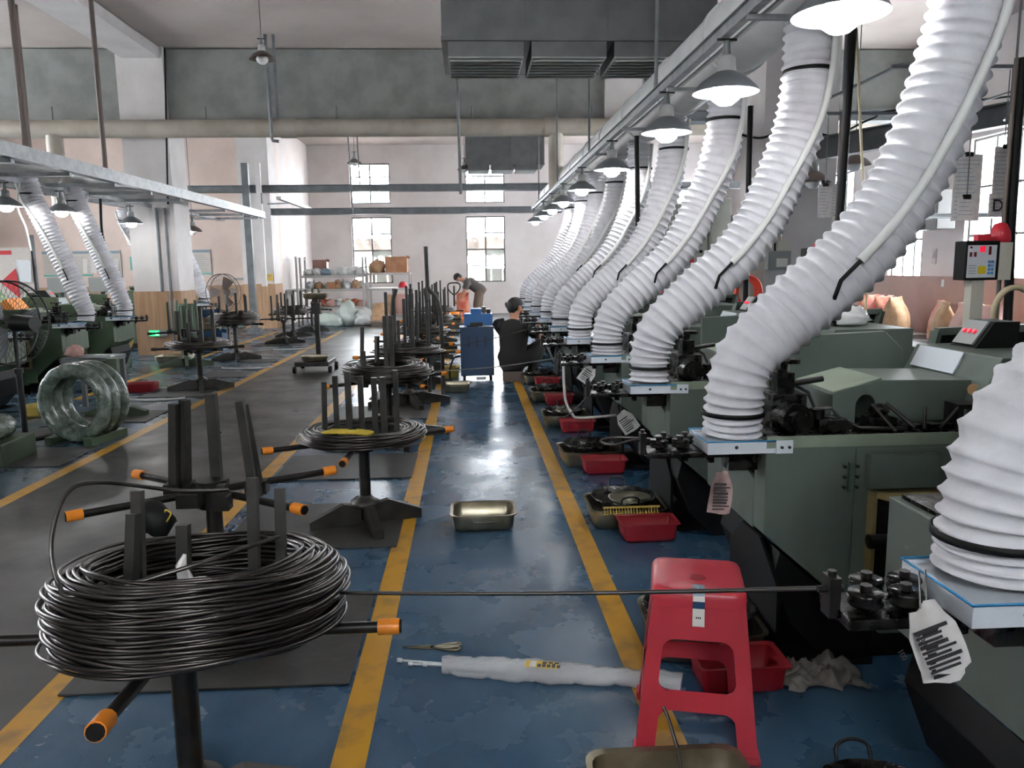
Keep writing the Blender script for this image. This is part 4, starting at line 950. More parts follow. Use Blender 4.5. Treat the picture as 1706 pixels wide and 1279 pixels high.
    u = (V['head'] - V['neck']).normalized(); hd = Vector(head_dir).normalized(); hd = (hd - u * hd.dot(u)).normalized(); sd = u.cross(hd)
    mt = Matrix((hd, sd, u)).transposed().to_4x4(); mt.translation = V['head']
    def fix(o): o.matrix_local = mt; return o
    hb = MB()
    def cut(d):
        zc = -.085 + .125 * max(0, min(1, (d.x + .03) / .09)); k = max(0, min(1, (zc - d.z) / .03)); k = k * k * (3 - 2 * k)
        return d * ((1 - k) * (1 + .05 * noise.noise(d * 45)) + k * .70)
    hb.ball((-.004, 0, .022), .106, 26, 20, (1.0, .86, 1.04), cut)
    fix(hb.build('hair', hairm, root))
    for s_ in (-1, 1):
        fix(MB().ball((.005, s_ * .088, .0), .026, 10, 6, (.7, .4, 1.1)).build('ear', 'skin', root))
        fix(MB().ball((.082, s_ * .032, .012), .010, 8, 6).build('eye', 'ink', root))
    fix(MB().ball((.098, 0, -.012), .018, 8, 6, (1, .7, 1.3)).build('nose', 'skin', root)); fix(MB().ball((.086, 0, -.045), .02, 8, 6, (.4, 1.1, .35)).build('mouth', 'red_dark', root))
    return root
w1 = person('worker in a black T-shirt crouching by the machines, reaching for the rollers', (.5, 9.25, 0), dict(
    pelvis=(.0, .0, .24), chest=(.02, .06, .54), neck=(.03, .08, .73), head=(.045, .10, .86), shl=(-.15, .12, .66), shr=(.19, -.01, .65), ell=(-.05, .36, .50), wrl=(.14, .5, .60), elr=(.33, .10, .50), wrr=(.34, .33, .60),
    hipl=(-.08, .06, .24), hipr=(.10, -.02, .24), knl=(-.02, .44, .40), knr=(.36, .22, .40), anl=(-.06, .24, .07), anr=(.22, .04, .07), toel=(-.02, .36, .04), toer=(.32, .10, .04)), 'cloth_black', 'cloth_black', (.9, .45, -.1))
tag(MB().bb(-.12, .12, -.1, .1, 0, .12).build('low_seat', 'pallet', None, (.5, 9.22, 0), bevel=.01), 'low wooden block the crouching worker sits on', 'seat')
w2 = person('worker in a grey T-shirt bending forward at the far end of the hall', (.1, 19.0, 0), dict(
    pelvis=(.16, 0, .80), chest=(-.08, -.02, .98), neck=(-.24, -.02, 1.05), head=(-.35, -.02, 1.10), shl=(-.14, -.2, 1.0), shr=(-.14, .17, 1.0), ell=(-.22, -.22, .74), wrl=(-.36, -.16, .56), elr=(-.24, .18, .74), wrr=(-.38, .12, .56),
    hipl=(.15, -.09, .80), hipr=(.15, .09, .80), knl=(.06, -.1, .44), knr=(.14, .1, .44), anl=(.14, -.1, .07), anr=(.20, .1, .07), toel=(.02, -.1, .04), toer=(.08, .1, .04)), 'cloth_grey', 'cloth_brown', (-.7, 0, -.7))

# ------------------------------------------------------------------ lumps, sacks, racks at the far end
def lump(name, label, cat, loc, s, m, seed, group=None, tie=False):
    def fn(d, seed=seed):
        k = d.length / 1.0; n1 = noise.noise(d * 5 / max(s) * .5 + Vector((seed * 3.1, 0, 0))); n2 = noise.noise(d * 14 / max(s) * .4 + Vector((0, seed * 1.7, 0)))
        n3 = abs(noise.noise(d * 22 / max(s) * .4 + Vector((seed, seed, 0)))); e = d * (1 + .30 * n1 + .22 * n2 - .22 * n3)
        e.z = max(e.z, -s[2] * .62); return e
    b = MB().ball((0, 0, s[2] * .62), 1, 24, 16, s, fn)
    if tie: b.tube([(0, 0, s[2] * 1.45), (.01, 0, s[2] * 1.75), (.03, .01, s[2] * 2.0)], [s[0] * .18, s[0] * .08, s[0] * .25], 8)
    o = b.build(name, m, None, loc)
    return tag(o, label, cat, group)
def sack(name, label, loc, w, d, h, m, seed, group=None, rz=0):
    vs = []; n = 24; rows = [(0, .92, 0), (.05, 1.0, 0), (.25, 1.06, 0), (.5, 1.02, .05), (.7, .95, .25), (.84, .9, .6), (.94, .92, .85), (1.0, 1.0, .92), (1.0, .96, .97)]
    for j, (t, k, fl) in enumerate(rows):
        for i in range(n):
            a = 2 * PI * i / n; c, s_ = math.cos(a), math.sin(a); q = 1 / max(abs(c), abs(s_)) ** .55
            p = Vector((c * q * w / 2 * k, s_ * q * d / 2 * k * (1 - fl), t * h))
            f = noise.noise(Vector((p.x * 9, p.y * 9, p.z * 7 + seed * 5))); p.x += f * .03; p.y += .03 * noise.noise(Vector((p.x * 8 + seed, p.y * 9, p.z * 11)))
            p.z = max(0, p.z + (.03 * noise.noise(Vector((p.x * 12, seed, p.y * 12))) if t > .3 else 0)); vs.append(p)
    b = MB().add(vs, [(j * n + i, j * n + (i + 1) % n, (j + 1) * n + (i + 1) % n, (j + 1) * n + i) for j in range(len(rows) - 1) for i in range(n)], True)
    b.add(vs[:n], [tuple(range(n))]); b.add(vs[-n:], [tuple(range(n))])
    return tag(b.build(name, m, None, loc, (0, 0, rz)), label, 'sack', group)
def rack(label, x0, x1, y0, y1, zs, top, brace=False):
    t = thing('storage_rack', label, 'rack', (x0, y0, 0)); w, d = x1 - x0, y1 - y0
    for x in (0, w):
        for y in (0, d): MB().bb(x - .025, x + .025, y - .025, y + .025, 0, top).build('upright', 'rack', t)
    for z in zs:
        MB().bb(0, w, 0, d, z - .012, z).build('shelf', 'rack', t)
        for y in (0, d): MB().bb(0, w, y - .015, y + .015, z - .06, z - .012).build('shelf_beam', 'rack', t)
    if brace:
        MB().bar((0, 0, .9), (0, d, top - .1), .02).build('brace', 'rack', t); MB().bar((0, 0, .2), (0, d, .85), .02).build('brace', 'rack', t)
    for x in (0, w):
        for z in (.3, top - .05): MB().bar((x, 0, z), (x, d, z), .02).build('tie_bar', 'rack', t)
    return t
rack('long white storage rack filled with bags by the far-left wall', -4.15, -2.62, 19.7, 20.3, (.42, .86, 1.20), 1.64)
rack('bare end frame of white racking next to the far-left wall corner', -4.55, -4.2, 19.5, 20.6, (.86,), 1.66, True)
rack('white storage rack with cartons on top under the left far window', -2.55, -1.50, 19.9, 20.6, (.20, .86, 1.24), 1.26)
g = random.Random(4)
for i in range(13): lump('plastic_bag', 'crumpled plastic bag, %s on the top shelf from the bare end frame' % ORD[i], 'bag', (-4.0 + i * .108, 19.9 + .15 * (i % 2), 1.20), (.12 + .03 * g.random(), .13, .09 + .05 * g.random()), 'bag_white' if i % 5 != 4 else 'board_blue', i, 'bags on the top shelf')
for i in range(12): lump('plastic_bag', 'plastic bag, %s on the middle shelf from the bare end frame' % ORD[i], 'bag', (-3.98 + i * .115, 19.9 + .12 * (i % 2), .86), (.11, .13, .08 + .06 * g.random()), ('bag_white', 'bag_white', 'bag_tan', 'bag_white')[i % 4], 20 + i, 'bags on the middle shelf')
for i in range(7): lump('parts_bag', 'bag of parts, %s on the lowest shelf from the bare end frame' % ORD[i], 'bag', (-3.85 + i * .19, 19.92 + .1 * (i % 2), .42), (.13, .13, .09 + .05 * g.random()), ('bag_tan', 'bag_red', 'bag_pink', 'bag_white')[i % 4], 40 + i, 'bags on the lowest shelf')
def carton(label, loc, w, d, h, m='carton', rz=0):
    t = thing('carton', label, 'carton', loc, rz)
    MB().bb(-w / 2, w / 2, -d / 2, d / 2, 0, h).build('box', m, t, bevel=.004); MB().bb(-w / 2 - .002, w / 2 + .002, -.003, .003, h - .03, h + .002).build('tape', 'bag_tan', t)
    MB().box((w / 2 + .03, -d / 2 + .02, h - .02), (.09, .005, .07), (.3, .2, 0)).build('flap', m, t)
    return t
carton('large brown carton on top of the rack under the far window', (-1.83, 20.2, 1.24), .55, .4, .40)
carton('brown carton standing on the top shelf of the long rack', (-3.72, 20.1, 1.20), .34, .3, .38, 'brown')
carton('small brown carton on the middle shelf of the long rack', (-3.42, 19.76, .86), .2, .1, .17)
lump('cloth_bundle', 'open brown sack slumped on the rack beside the large carton', 'sack', (-2.33, 20.2, 1.24), (.22, .2, .2), 'bag_tan', 70)
hl = thing('safety_helmet', 'red safety helmet on the middle shelf near the far window', 'helmet', (-1.68, 20.1, .86)); MB().lathe([(.14, .0), (.115, .02), (.105, .09), (.07, .14), (0, .16)], n=18).build('shell', 'red', hl); MB().bb(-.07, .07, -.18, -.1, .0, .015).build('peak', 'red', hl)
for i, (x, y, s, m, l) in enumerate(((-3.35, 19.0, (.36, .3, .20), 'bag_green', 'pale green bulging plastic bag lowest in the pile before the rack'), (-2.95, 19.15, (.3, .26, .34), 'bag_green', 'tall pale bag at the peak of the pile before the rack'), (-2.55, 19.1, (.26, .26, .24), 'bag_white', 'cream white bag right of the peak of the pile before the rack'))):
    lump('big_bag', l, 'bag', (x, y, 0), s, m, 80 + i)
sack('woven_sack', 'low tan woven sack before the racks, right end of the bag pile', (-2.15, 19.0, 0), .42, .3, .36, 'bag_tan', 86)
for i, (x, m, l) in enumerate(((-2.25, 'bag_tan', 'tan tied sack standing between the two storage racks'), (-1.98, 'bag_tan', 'tan sack slumped on the bottom shelf of the right rack'), (-1.72, 'bag_pink', 'pink sack leaning on the bottom shelf of the right rack'))):
    sack('woven_sack', l, (x, 20.1 if i else 19.55, .20 if i else .0), .3, .3, .5, m, 90 + i)
sack('red_sack', 'pink and red sack the bending worker is handling', (-.16, 18.85, 0), .3, .25, .75, 'bag_red', 95)
pallet('low pallet with white plastic wrap before the right storage rack', (-1.65, 18.6, 0), 1.3, .5, 'pallet')
#--PART3--
# ------------------------------------------------------------------ left bay: steel frame, hoses, machines
fr = thing('steel_gantry', 'galvanised steel gantry hanging over the left machines', 'gantry', (-4.2, 6.0, 2.45))
MB().bb(-.03, .03, 0, 10.7, -.03, .09).build('front_channel', 'galv', fr); MB().bb(-.05, .05, 0, 10.7, -.05, -.03).build('lower_flange', 'galv', fr)
MB().bb(-1.65, -1.59, 0, 10.7, -.03, .05).build('rear_channel', 'galv', fr); MB().bb(-.85, -.80, 0, 6.95, -.10, -.05).build('lamp_channel', 'galv', fr); MB().bb(-.85, -.80, 7.75, 10.7, -.10, -.05).build('lamp_channel', 'galv', fr)
for i in (0, 1, 2, 3, 4, 5, 7, 8, 9): MB().bb(-1.62, 0, .6 + i * 1.07, .66 + i * 1.07, -.09, -.05).build('cross_bar', 'galv', fr)
for i in (0, 1, 3): MB().bar((-1.6, 1 + i * 2.6, -.03), (-.05, 2.2 + i * 2.6, -.03), .04, .03).build('diagonal', 'galv', fr)
tl = thing('trunk_duct', 'white trunk duct running above the left machines inside the steel frame', 'duct', (-5.05, 7.0, 2.55))
MB().cyl((0, -.8, 0), (0, 5.85, 0), .15, n=20).build('pipe', 'trunk', tl)
for i in range(4): MB().cyl((0, i * 1.5, 0), (0, i * 1.5 + .06, 0), .16, n=20).build('seam_ring', 'trunk', tl)
LLB = 'lit lamp hanging below the left steel frame, %s'
for p, l in (((-5.03, 9.0, 2.07), 'before the first left hose'), ((-5.03, 10.18, 2.09), 'in front of the second left hose'), ((-5.03, 12.2, 2.06), 'beside the white column'), ((-5.03, 14.55, 2.05), 'just past the white column')):
    o = dup(l0, p, label=LLB % l, group='lit lamps of the left frame')
    MB().cyl((0, 0, .25), (0, 0, 2.36 - p[2]), .01, n=6).build('drop_rod', 'steel_grey', o)
HPL = [(0, .785), (0, .90), (.035, 1.02), (.13, 1.28), (.26, 1.62), (.37, 1.92), (.46, 2.15), (.50, 2.32), (.51, 2.45)]
hl0 = hose('exhaust_hose', -1, (-4.50, 9.45, 0), 'white ribbed exhaust hose, first left one beside the green and orange machine cover', 'exhaust hoses of the left bay', 31, HPL)
dup(hl0, (-4.48, 10.45, 0), label='white ribbed exhaust hose above the machine with the brass drum')
dup(hl0, (-5.55, 14.4, 0), label='brightly lit white exhaust hose half hidden behind the left column')
dup(hl0, (-4.78, 14.45, 0), label='white exhaust hose between the left column and the pedestal fan')
GL = 'dark green wire machine in the left bay, %s'
ml0 = machine('wire_machine', -1, (-4.58, 9.0, 0), GL % 'under the first left hose', 'wire machines of the left bay', 'mach_left')
dup(ml0, (-4.56, 10.25, 0), label=GL % 'beside the brass drum')
dup(ml0, (-4.85, 14.15, 0), label=GL % 'right behind the column, below the short hose') 
dup(ml0, (-4.6, 7.7, 0), label=GL % 'nearest, behind the big pedestal fan')
for x, m, l in ((-4.93, 'brass', 'brass-coloured round drum beside the left column'), (-5.14, 'bluesteel', 'blue-grey round drum next to the brass one')):
    d = thing('wire_drum', l, 'drum', (x, 11.35, 0), 0, 'drums at the left column')
    MB().cyl((-.06, 0, .48), (.06, 0, .48), .24, n=30).build('rim', m, d); MB().cyl((-.07, 0, .48), (.07, 0, .48), .06, n=16).build('boss', 'dark_iron', d)
    MB().bb(-.05, .05, -.1, .1, 0, .3).build('pedestal', 'mach_left', d)
cv = thing('open_cover', 'raised pale green and orange machine cover behind the big pedestal fan', 'cover', (-5.35, 9.3, .76))
MB().box((-.12, 0, .26), (.17, .34, .34), (0, R(-38), 0)).build('green_panel', 'green_cover', cv); MB().box((.12, .05, .16), (.13, .3, .26), (0, R(-38), 0)).build('orange_panel', 'orange', cv); MB().box((.26, .05, .06), (.05, .3, .2), (0, R(-50), 0)).build('edge_panel', 'tray', cv); MB().bb(-.3, .3, -.1, .1, .0, .03).build('hinge_bar', 'dark_iron', cv)
MB().cyl((-.12, -.1, .40), (-.1, -.14, .46), .03, n=10).build('red_knob', 'red', cv)
tb = thing('steel_bench', 'small grey steel bench frame standing behind the wrapped wire coils', 'bench', (-3.72, 7.9, 0))
MB().bb(-.23, .23, -.18, .18, .49, .53).build('top', 'steel_grey', tb)
for x in (-.20, .20):
    for y in (-.15, .15): MB().bb(x - .02, x + .02, y - .02, y + .02, 0, .49).build('leg', 'steel_grey', tb)
lump('oil_rag', 'pinkish grey rag on the left end of the steel bench', 'rag', (-3.88, 7.85, .53), (.08, .08, .07), 'bag_pink', 110)
tag(MB().bb(-.1, .1, -.03, .03, 0, .02).build('white_strip', 'white', None, (-3.60, 7.82, .53), (0, 0, -.2)), 'white plastic strip lying on the steel bench', 'strip')
pan('red tray on the floor behind the steel bench', (-3.75, 9.0, 0), .36, .25, .10, 0, 'red_dark', 'red_tray', False)
pan('steel tray on the floor at the foot of the wood-clad column', (-4.45, 11.95, 0), .5, .4, .1, 0, 'tin', 'steel_tray', False)
pan('low tin tray with red lid on the floor left of the big fan', (-4.1, 7.6, 0), .34, .25, .1, 0, 'comb', 'tin_tray', False)

# big pedestal fan seen from the side and the far pedestal fan
def fan(label, loc, rz, r, hz, m='fan_iron', blades=True):
    t = thing('pedestal_fan', label, 'fan', loc, rz)
    MB().lathe([(0, .03), (.20, .03), (.22, .015), (.22, .0), (0, 0)], n=26).build('base', m, t)
    MB().cyl((0, 0, .03), (0, 0, hz * .6), .024, n=12).build('lower_pole', m, t); MB().cyl((0, 0, hz * .55), (0, 0, hz - .05), .016, n=10).build('upper_pole', m, t); MB().cyl((0, 0, hz * .57), (0, 0, hz * .61), .034, n=12).build('pole_nut', m, t)
    MB().cyl((.02, 0, hz), (.24, 0, hz), .07, .055, 18).build('motor', m, t)
    cg = MB()
    for s_, xx in ((1, -.13), (1, -.02)):
        pts = [(xx, r * math.cos(2 * PI * k / 40), hz + r * math.sin(2 * PI * k / 40)) for k in range(40)]; cg.tube(pts, .008, 6, closed=True)
    cage = cg.build('cage_rim', m, t)
    gb = MB()
    for k in range(44):
        a = 2 * PI * k / 44; c, s_ = math.cos(a), math.sin(a)
        gb.tube([(-.16, .04 * c, hz + .04 * s_), (-.165, r * .6 * c, hz + r * .6 * s_), (-.13, r * c, hz + r * s_), (-.02, r * c, hz + r * s_), (.02, r * .6 * c, hz + r * .6 * s_), (.03, .06 * c, hz + .06 * s_)], .0018, 4)
    for q in (.35, .68):
        gb.tube([(-.166, r * q * math.cos(2 * PI * k / 32), hz + r * q * math.sin(2 * PI * k / 32)) for k in range(32)], .002, 4, closed=True)
    w = gb.build('cage_wires', m, t); w['kind'] = 'stuff'
    for k in range(3):
        a0 = 2 * PI * k / 3; vs = []
        for j in range(7):
            for i in range(4):
                q = .05 + (r * .86 - .05) * j / 6; a = a0 + (i / 3 - .5) * (.95 - .2 * j / 6); vs.append((-.09 + .035 * (i / 3 - .5), q * math.cos(a), hz + q * math.sin(a)))
        fs = [(j * 4 + i, j * 4 + i + 1, (j + 1) * 4 + i + 1, (j + 1) * 4 + i) for j in range(6) for i in range(3)]
        v2 = [(x + .004, y, z) for x, y, z in vs]
        MB().add(vs, fs, True).add(v2, [f[::-1] for f in fs], True).build('blade', 'steel_grey' if m == 'fan_iron' else m, t)
    return t
fan('big black pedestal fan with wire cage beside the wrapped wire coils', (-3.70, 6.55, 0), R(-24), .34, .95)
fan('large pedestal fan with grey cage before the wood wainscot', (-4.25, 14.0, 0), R(70), .32, .97, 'rod')
fan('cage fan standing behind the exhaust hoses of the right row', (1.80, 8.34, 0), R(60), .26, 1.0)

# wrapped coils of wire
wc = thing('wrapped_coils', 'upright bundle of three wire coils wrapped in glossy green film', 'wire coil', (-3.13, 6.4, 0), R(78), None)
for k in range(3):
    b = MB(); pts = [(k * .105 - .105, .262 * math.cos(2 * PI * i / 48), .322 + .262 * math.sin(2 * PI * i / 48)) for i in range(48)]
    b.tube(pts, [.058 + .0015 * math.sin(i * 1.9 + k) for i in range(48)], 14, closed=True); b.build('coil', 'wrap', wc)
for y in (-.17, .17): MB().bb(-.22, .22, y - .035, y + .035, 0, .06).build('chock', 'mach_left', wc)
wc2 = thing('wrapped_coil', 'wire coil in green film lying flat on a wooden block', 'wire coil', (-3.62, 5.75, .16))
b = MB(); b.tube([(.2 * math.cos(2 * PI * i / 48), .2 * math.sin(2 * PI * i / 48), .08) for i in range(48)], [.08 + .0015 * math.sin(i * 2.3) for i in range(48)], 14, closed=True); b.build('coil', 'wrap', wc2)
tag(MB().bb(-.3, .3, -.22, .22, 0, .16).build('wooden_block', 'mach_left', None, (-3.6, 5.75, .0), bevel=.008), 'green painted block under the flat wrapped coil', 'block')
ga = thing('guide_stand', 'small green upright plate stand seen through the wrapped coils', 'stand', (-3.35, 7.45, 0))
MB().bb(-.05, .05, -.03, .03, .0, .55).build('plate', 'mach_left', ga); MB().prism([(-.28, 0), (-.28, .05), (0, .14), (.28, .05), (.28, 0)], -.04, .04).build('foot', 'mach_left', ga)
rubber_mat('black floor mat below the wrapped coils on the left bay', -4.0, -2.9, 5.5, 6.1, 0, 'black mats of the left bay')

# left row of stands
LS = 'wire pay-off stand of the left bay, %s'
spots = [((-3.10, 9.05), 'nearest the wheeled scale, with a flat dark coil', True, .48), ((-4.05, 11.3), 'close to the green exit sign', False, .50), ((-3.55, 12.0), 'with a thick coil below the pedestal fan', True, .55), ((-3.40, 14.5), 'bare, behind the scale post', False, .46), ((-3.55, 15.9), 'with a tilted coil near the wainscot', True, .48), ((-3.45, 17.3), 'bare, closest to the storage racks', False, .48)]
for i, ((x, y), l, cl, hb) in enumerate(spots):
    stand(LS % l, (x, y, 0), (10 + 30 * i, 100 + 30 * i, 190 + 30 * i, 280 + 30 * i), .5, hb, ((170, .22, .42, .03, 0), (140, .18, .44, .03, -.02), (60, .06, .46, .034, 0), (350, .2, .42, .03, 0), (20, .17, .44, .03, 0), (250, .15, .30, .03, 0)), foot=.36, cap='dark_iron', group='wire pay-off stands of the left bay', m='post_iron' if i != 1 else 'mach_left')
    if cl: coil('%s coil of dark wire on a left bay stand' % ('flat frayed', '', 'thick tidy', '', 'tilted')[i], (x, y, hb + .015), .2, .37, (.06, 0, .16, 0, .1)[i], 40, .007, 50 + i, 0 if i != 4 else 6, seg=36)
for i, (x0, x1, y0, y1) in enumerate(((-3.6, -2.9, 8.5, 9.2), (-3.5, -2.9, 10.0, 10.6), (-3.4, -2.9, 11.6, 12.0), (-3.9, -3.0, 14.1, 14.7), (-3.9, -3.0, 15.5, 16.1), (-3.8, -2.95, 7.1, 7.7))):
    rubber_mat('black floor mat of the left bay, ' + ['below the stand with the flat coil', 'one gap behind the flat coil stand', 'below the thick coil stand', 'below the bare stand behind the scale', 'below the tilted coil stand', 'between the wrapped coils and flat coil stand'][i], x0, x1, y0, y1, 0, 'black mats of the left bay')
for i, (x, y, w) in enumerate(((-3.35, 8.35, .3), (-3.1, 10.9, .35), (-3.6, 9.2, .4), (-3.05, 13.4, .3))):
    pts = catmull([(x - w, y + .08, .012), (x - w * .9, y + .0, .012), (x - w * .3, y - .06, .012), (x + w * .4, y - .05, .012), (x + w, y + .04, .012)], 24)
    tag(MB().tube(pts, .012, 8).build('white_hose', 'conduit'), 'bent piece of white hose on the floor ' + ['before the flat coil stand', 'before the thick coil stand', 'behind the flat coil stand foot', 'before the bare stand behind the scale'][i], 'hose', 'white hose pieces on the floor')
for p, m, l, s in (((-4.45, 13.6, 0), 'blue_cab', 'blue carton under the pedestal fan', (.5, .3, .36)), ((-4.5, 13.65, .36), 'tin', 'cream box on top of the blue carton', (.4, .28, .2)), ((-4.42, 13.65, .56), 'blue_cab', 'small blue box highest in the stack under the fan', (.25, .2, .14))):
    carton(l, p, s[0], s[1], s[2], m)
dr = thing('green_bin', 'ribbed dark green bin standing between the column and the blue cartons', 'bin', (-4.50, 12.72, 0))
MB().cyl((0, 0, 0), (0, 0, .82), .12, .14, 18).build('body', 'mach_left', dr); MB().lathe([(.14, .8), (.15, .8), (.15, .83), (.13, .83)], n=18).build('rim', 'mach_left', dr)
for k in range(10): a = PI + PI * k / 9; MB().bar((.122 * math.cos(a), .122 * math.sin(a), .02), (.142 * math.cos(a), .142 * math.sin(a), .8), .014).build('rib', 'mach_left', dr)

# wall things, left
for i, (x0, x1) in enumerate(((-10.02, -9.60), (-9.32, -8.9), (-8.63, -8.22), (-6.55, -6.13))):
    t = thing('notice_board', ['pale printed notice board, outermost on the left wall', 'pale notice board in the middle of three on the left wall', 'pale notice board with dark heading left of the column', 'pale notice board between the column and the pedestal fan'][i], 'notice board', (x0, YL - .03, 1.25), 0, 'notice boards on the left wall'); w = x1 - x0
    MB().bb(0, w, 0, .02, 0, .60).build('panel', 'board', t); MB().bb(.01, w - .01, -.006, 0, .53, .59).build('heading', 'board_blue', t); MB().bb(.01, w - .01, -.006, 0, .01, .05).build('footer', 'board_teal', t)
    for j in range(9): MB().bb(.04, w - .05 - .05 * (j % 3), -.003, 0, .09 + j * .045, .097 + j * .045).build('text_line', 'ink_grey', t)
for x, z, w, h, l in ((-9.05, 1.35, .1, .33, 'white'), (-8.85, 1.35, .13, .33, 'slanted'), (-8.35, 1.32, .12, .36, 'narrow')):
    tag(MB().bb(-w / 2, w / 2, 0, .006, 0, h).build('paper_sheet', 'paper', None, (x, YL - .05, z - .02), (0, R(4), 0)), '%s paper sheet hanging before the left notice boards' % l, 'paper', 'papers before the left boards')
tag(MB().bb(-.05, .05, 0, .006, 0, .32).build('tag_sheet', 'board_teal', None, (-7.95, YL - .05, 1.38)), 'narrow turquoise sheet beside the left notice boards', 'paper')
es = thing('exit_sign', 'green lit exit sign with running figure and arrow on the wood-clad column', 'sign', (-5.06, 12.955, .30))
MB().bb(-.15, .15, 0, .025, 0, .11).build('case', 'grey_box', es); MB().bb(-.14, .02, -.004, 0, .01, .10).build('lit_face', 'exit_green', es)
MB().prism([(-.13, .055), (-.10, .08), (-.10, .065), (-.07, .065), (-.07, .045), (-.10, .045), (-.10, .03)], -.007, -.004).build('arrow', 'exit_white', es)
MB().prism([(-.05, .02), (-.03, .045), (-.045, .06), (-.03, .08), (-.015, .06), (.0, .065), (-.01, .04), (.01, .03), (-.005, .022), (-.022, .04), (-.035, .02)], -.007, -.004).build('running_figure', 'exit_white', es)
MB().bb(.02, .14, -.004, 0, .01, .10).build('dim_face', 'grey_box', es); text_mesh('exit_text', 'EXIT', .035, 'exit_white', es, (.08, -.006, .055))
ys = thing('wall_plate', 'small yellow plate on the wall above the wainscot at the corner', 'sign', (-4.65, 18.47, 1.1)); MB().bb(-.12, .12, 0, .02, 0, .16).build('plate', 'yellow_bag', ys); MB().bb(-.09, .09, -.004, 0, .10, .12).build('print', 'ink_grey', ys); MB().bb(-.09, .06, -.004, 0, .05, .06).build('print', 'ink_grey', ys)
tag(MB().bb(-.12, .12, 0, .02, 0, .05).build('wall_socket', 'grey_box', None, (-5.5, YL - .035, 1.12)), 'grey wall socket strip beside the pedestal fan', 'socket')
pb = thing('poster_stand', 'pale poster panel with red band behind the big pedestal fan', 'poster', (-6.75, 12.0, 0))
MB().bb(-.35, .35, 0, .03, .4, 1.72).build('panel', 'board', pb); MB().bb(-.33, .05, -.005, 0, 1.62, 1.68).build('red_band', 'sign_red', pb); MB().bb(-.37, -.33, 0, .04, 0, 1.9).build('post', 'steel_grey', pb); MB().bb(.33, .37, 0, .04, 0, 1.9).build('post', 'steel_grey', pb)
MB().box((.22, -.04, 1.38), (.2, .008, .32), (0, R(4), 0)).build('clipped_sheet', 'white', pb); MB().add([(-.12, -.06, 1.22), (.12, -.06, 1.42), (.14, -.06, .98), (-.12, -.055, 1.22), (.12, -.055, 1.42), (.14, -.055, .98)], [(0, 1, 2), (5, 4, 3), (0, 3, 4, 1), (1, 4, 5, 2), (2, 5, 3, 0)]).build('red_pennant', 'sign_red', pb)
for x, y, l in ((-5.80, 9.9, 'first'), (-5.18, 11.6, 'second')):
    tag(MB().tube(catmull([(x, y, 2.4), (x - .02, y, 1.9), (x + .04, y, 1.5), (x - .08, y, 1.15), (x - .02, y, .95), (x + .1, y, .8)], 24), .02, 8).build('power_hose', 'black'), '%s black power hose hanging beside the left exhaust hoses' % l, 'hose', 'black hoses of the left bay')
for x, y, l in ((-5.02, 10.9, 'first'), (-5.02, 9.3, 'second')):
    tag(MB().tube(catmull([(x, y, 2.36), (x - .05, y, 2.1), (x + .02, y, 1.85), (x + .05, y, 1.6)], 16), .010, 6).build('hanging_cable', 'conduit'), '%s white cord hanging from the left steel frame' % l, 'cord', 'white cords of the left frame')
for x, l in ((-5.6, 'grey control box with red lamp between the two left hoses'), (-5.05, 'grey switch box with a red switch beside the column')):
    t = thing('switch_cabinet', l, 'box', (x, 11.1, 0)); MB().bb(-.03, .03, .03, .09, 0, 1.15).build('post', 'steel_grey', t); MB().bb(-.13, .13, -.08, .08, 1.08, 1.28).build('box', 'grey_box', t, bevel=.005); MB().cyl((.05, -.1, 1.32), (.05, -.1, 1.35), .025, n=10).build('button', 'red', t); MB().cyl((.05, -.05, 1.28), (.05, -.1, 1.33), .008, n=6).build('stalk', 'steel_grey', t)
lr2 = thing('lamp_rail', 'short white rail running to the far-left wall corner', 'rail', (-3.95, 17.0, 2.84)); MB().bb(-.05, .05, 0, 5.0, -.03, .03).build('channel', 'hvac_light', lr2); MB().bar((-.3, .3, -.1), (0, 1.0, -.03), .03).build('strut', 'steel_grey', lr2); MB().bar((-.4, .2, -.1), (-.4, .2, .12), .03).build('strut', 'steel_grey', lr2)

# ------------------------------------------------------------------ right side: cabinet, boxes, papers, sacks
cb = thing('electric_cabinet', 'tall pale grey electrical cabinet with a warning sign behind the hoses', 'cabinet', (2.18, 9.36, 0))
MB().bb(0, .69, 0, .4, .98, 2.06).build('left_body', 'cabinet', cb, bevel=.006); MB().bb(.70, .96, 0, .4, .98, 2.12).build('right_body', 'cabinet', cb, bevel=.006); MB().bb(.03, .66, -.012, 0, 1.02, 2.02).build('door', 'cabinet', cb); MB().bb(.73, .94, -.012, 0, 1.02, 2.08).build('door', 'cabinet', cb)
for x in (.05, .91):
    for y in (.05, .35): MB().bb(x - .03, x + .03, y - .03, y + .03, 0, .98).build('leg', 'cabinet', cb)
MB().cyl((.6, -.03, 1.5), (.6, -.012, 1.5), .02, n=10).build('lock', 'dark_iron', cb)
sg = thing('warning_sign', 'electric shock warning sign with yellow triangle on the grey cabinet', 'sign', (2.57, 9.335, 1.36))
MB().bb(-.125, .125, 0, .008, 0, .34).build('plate', 'sign_white', sg); MB().bb(-.125, .125, -.003, 0, 0, .11).build('red_band', 'sign_red', sg)
MB().prism([(-.09, .145), (.09, .145), (0, .295)], -.003, 0).build('triangle_border', 'sign_black', sg); MB().prism([(-.066, .158), (.066, .158), (0, .268)], -.005, -.003).build('triangle', 'sign_yellow', sg)
MB().prism([(.012, .25), (-.014, .207), (-.001, .207), (-.012, .172), (.018, .215), (.003, .215)], -.007, -.005).build('bolt_mark', 'sign_black', sg)
text_mesh('sign_text', '当心触电', .055, 'sign_white', sg, (0, -.004, .065)); text_mesh('sign_text', 'DANGER', .026, 'sign_yellow', sg, (0, -.004, .022))
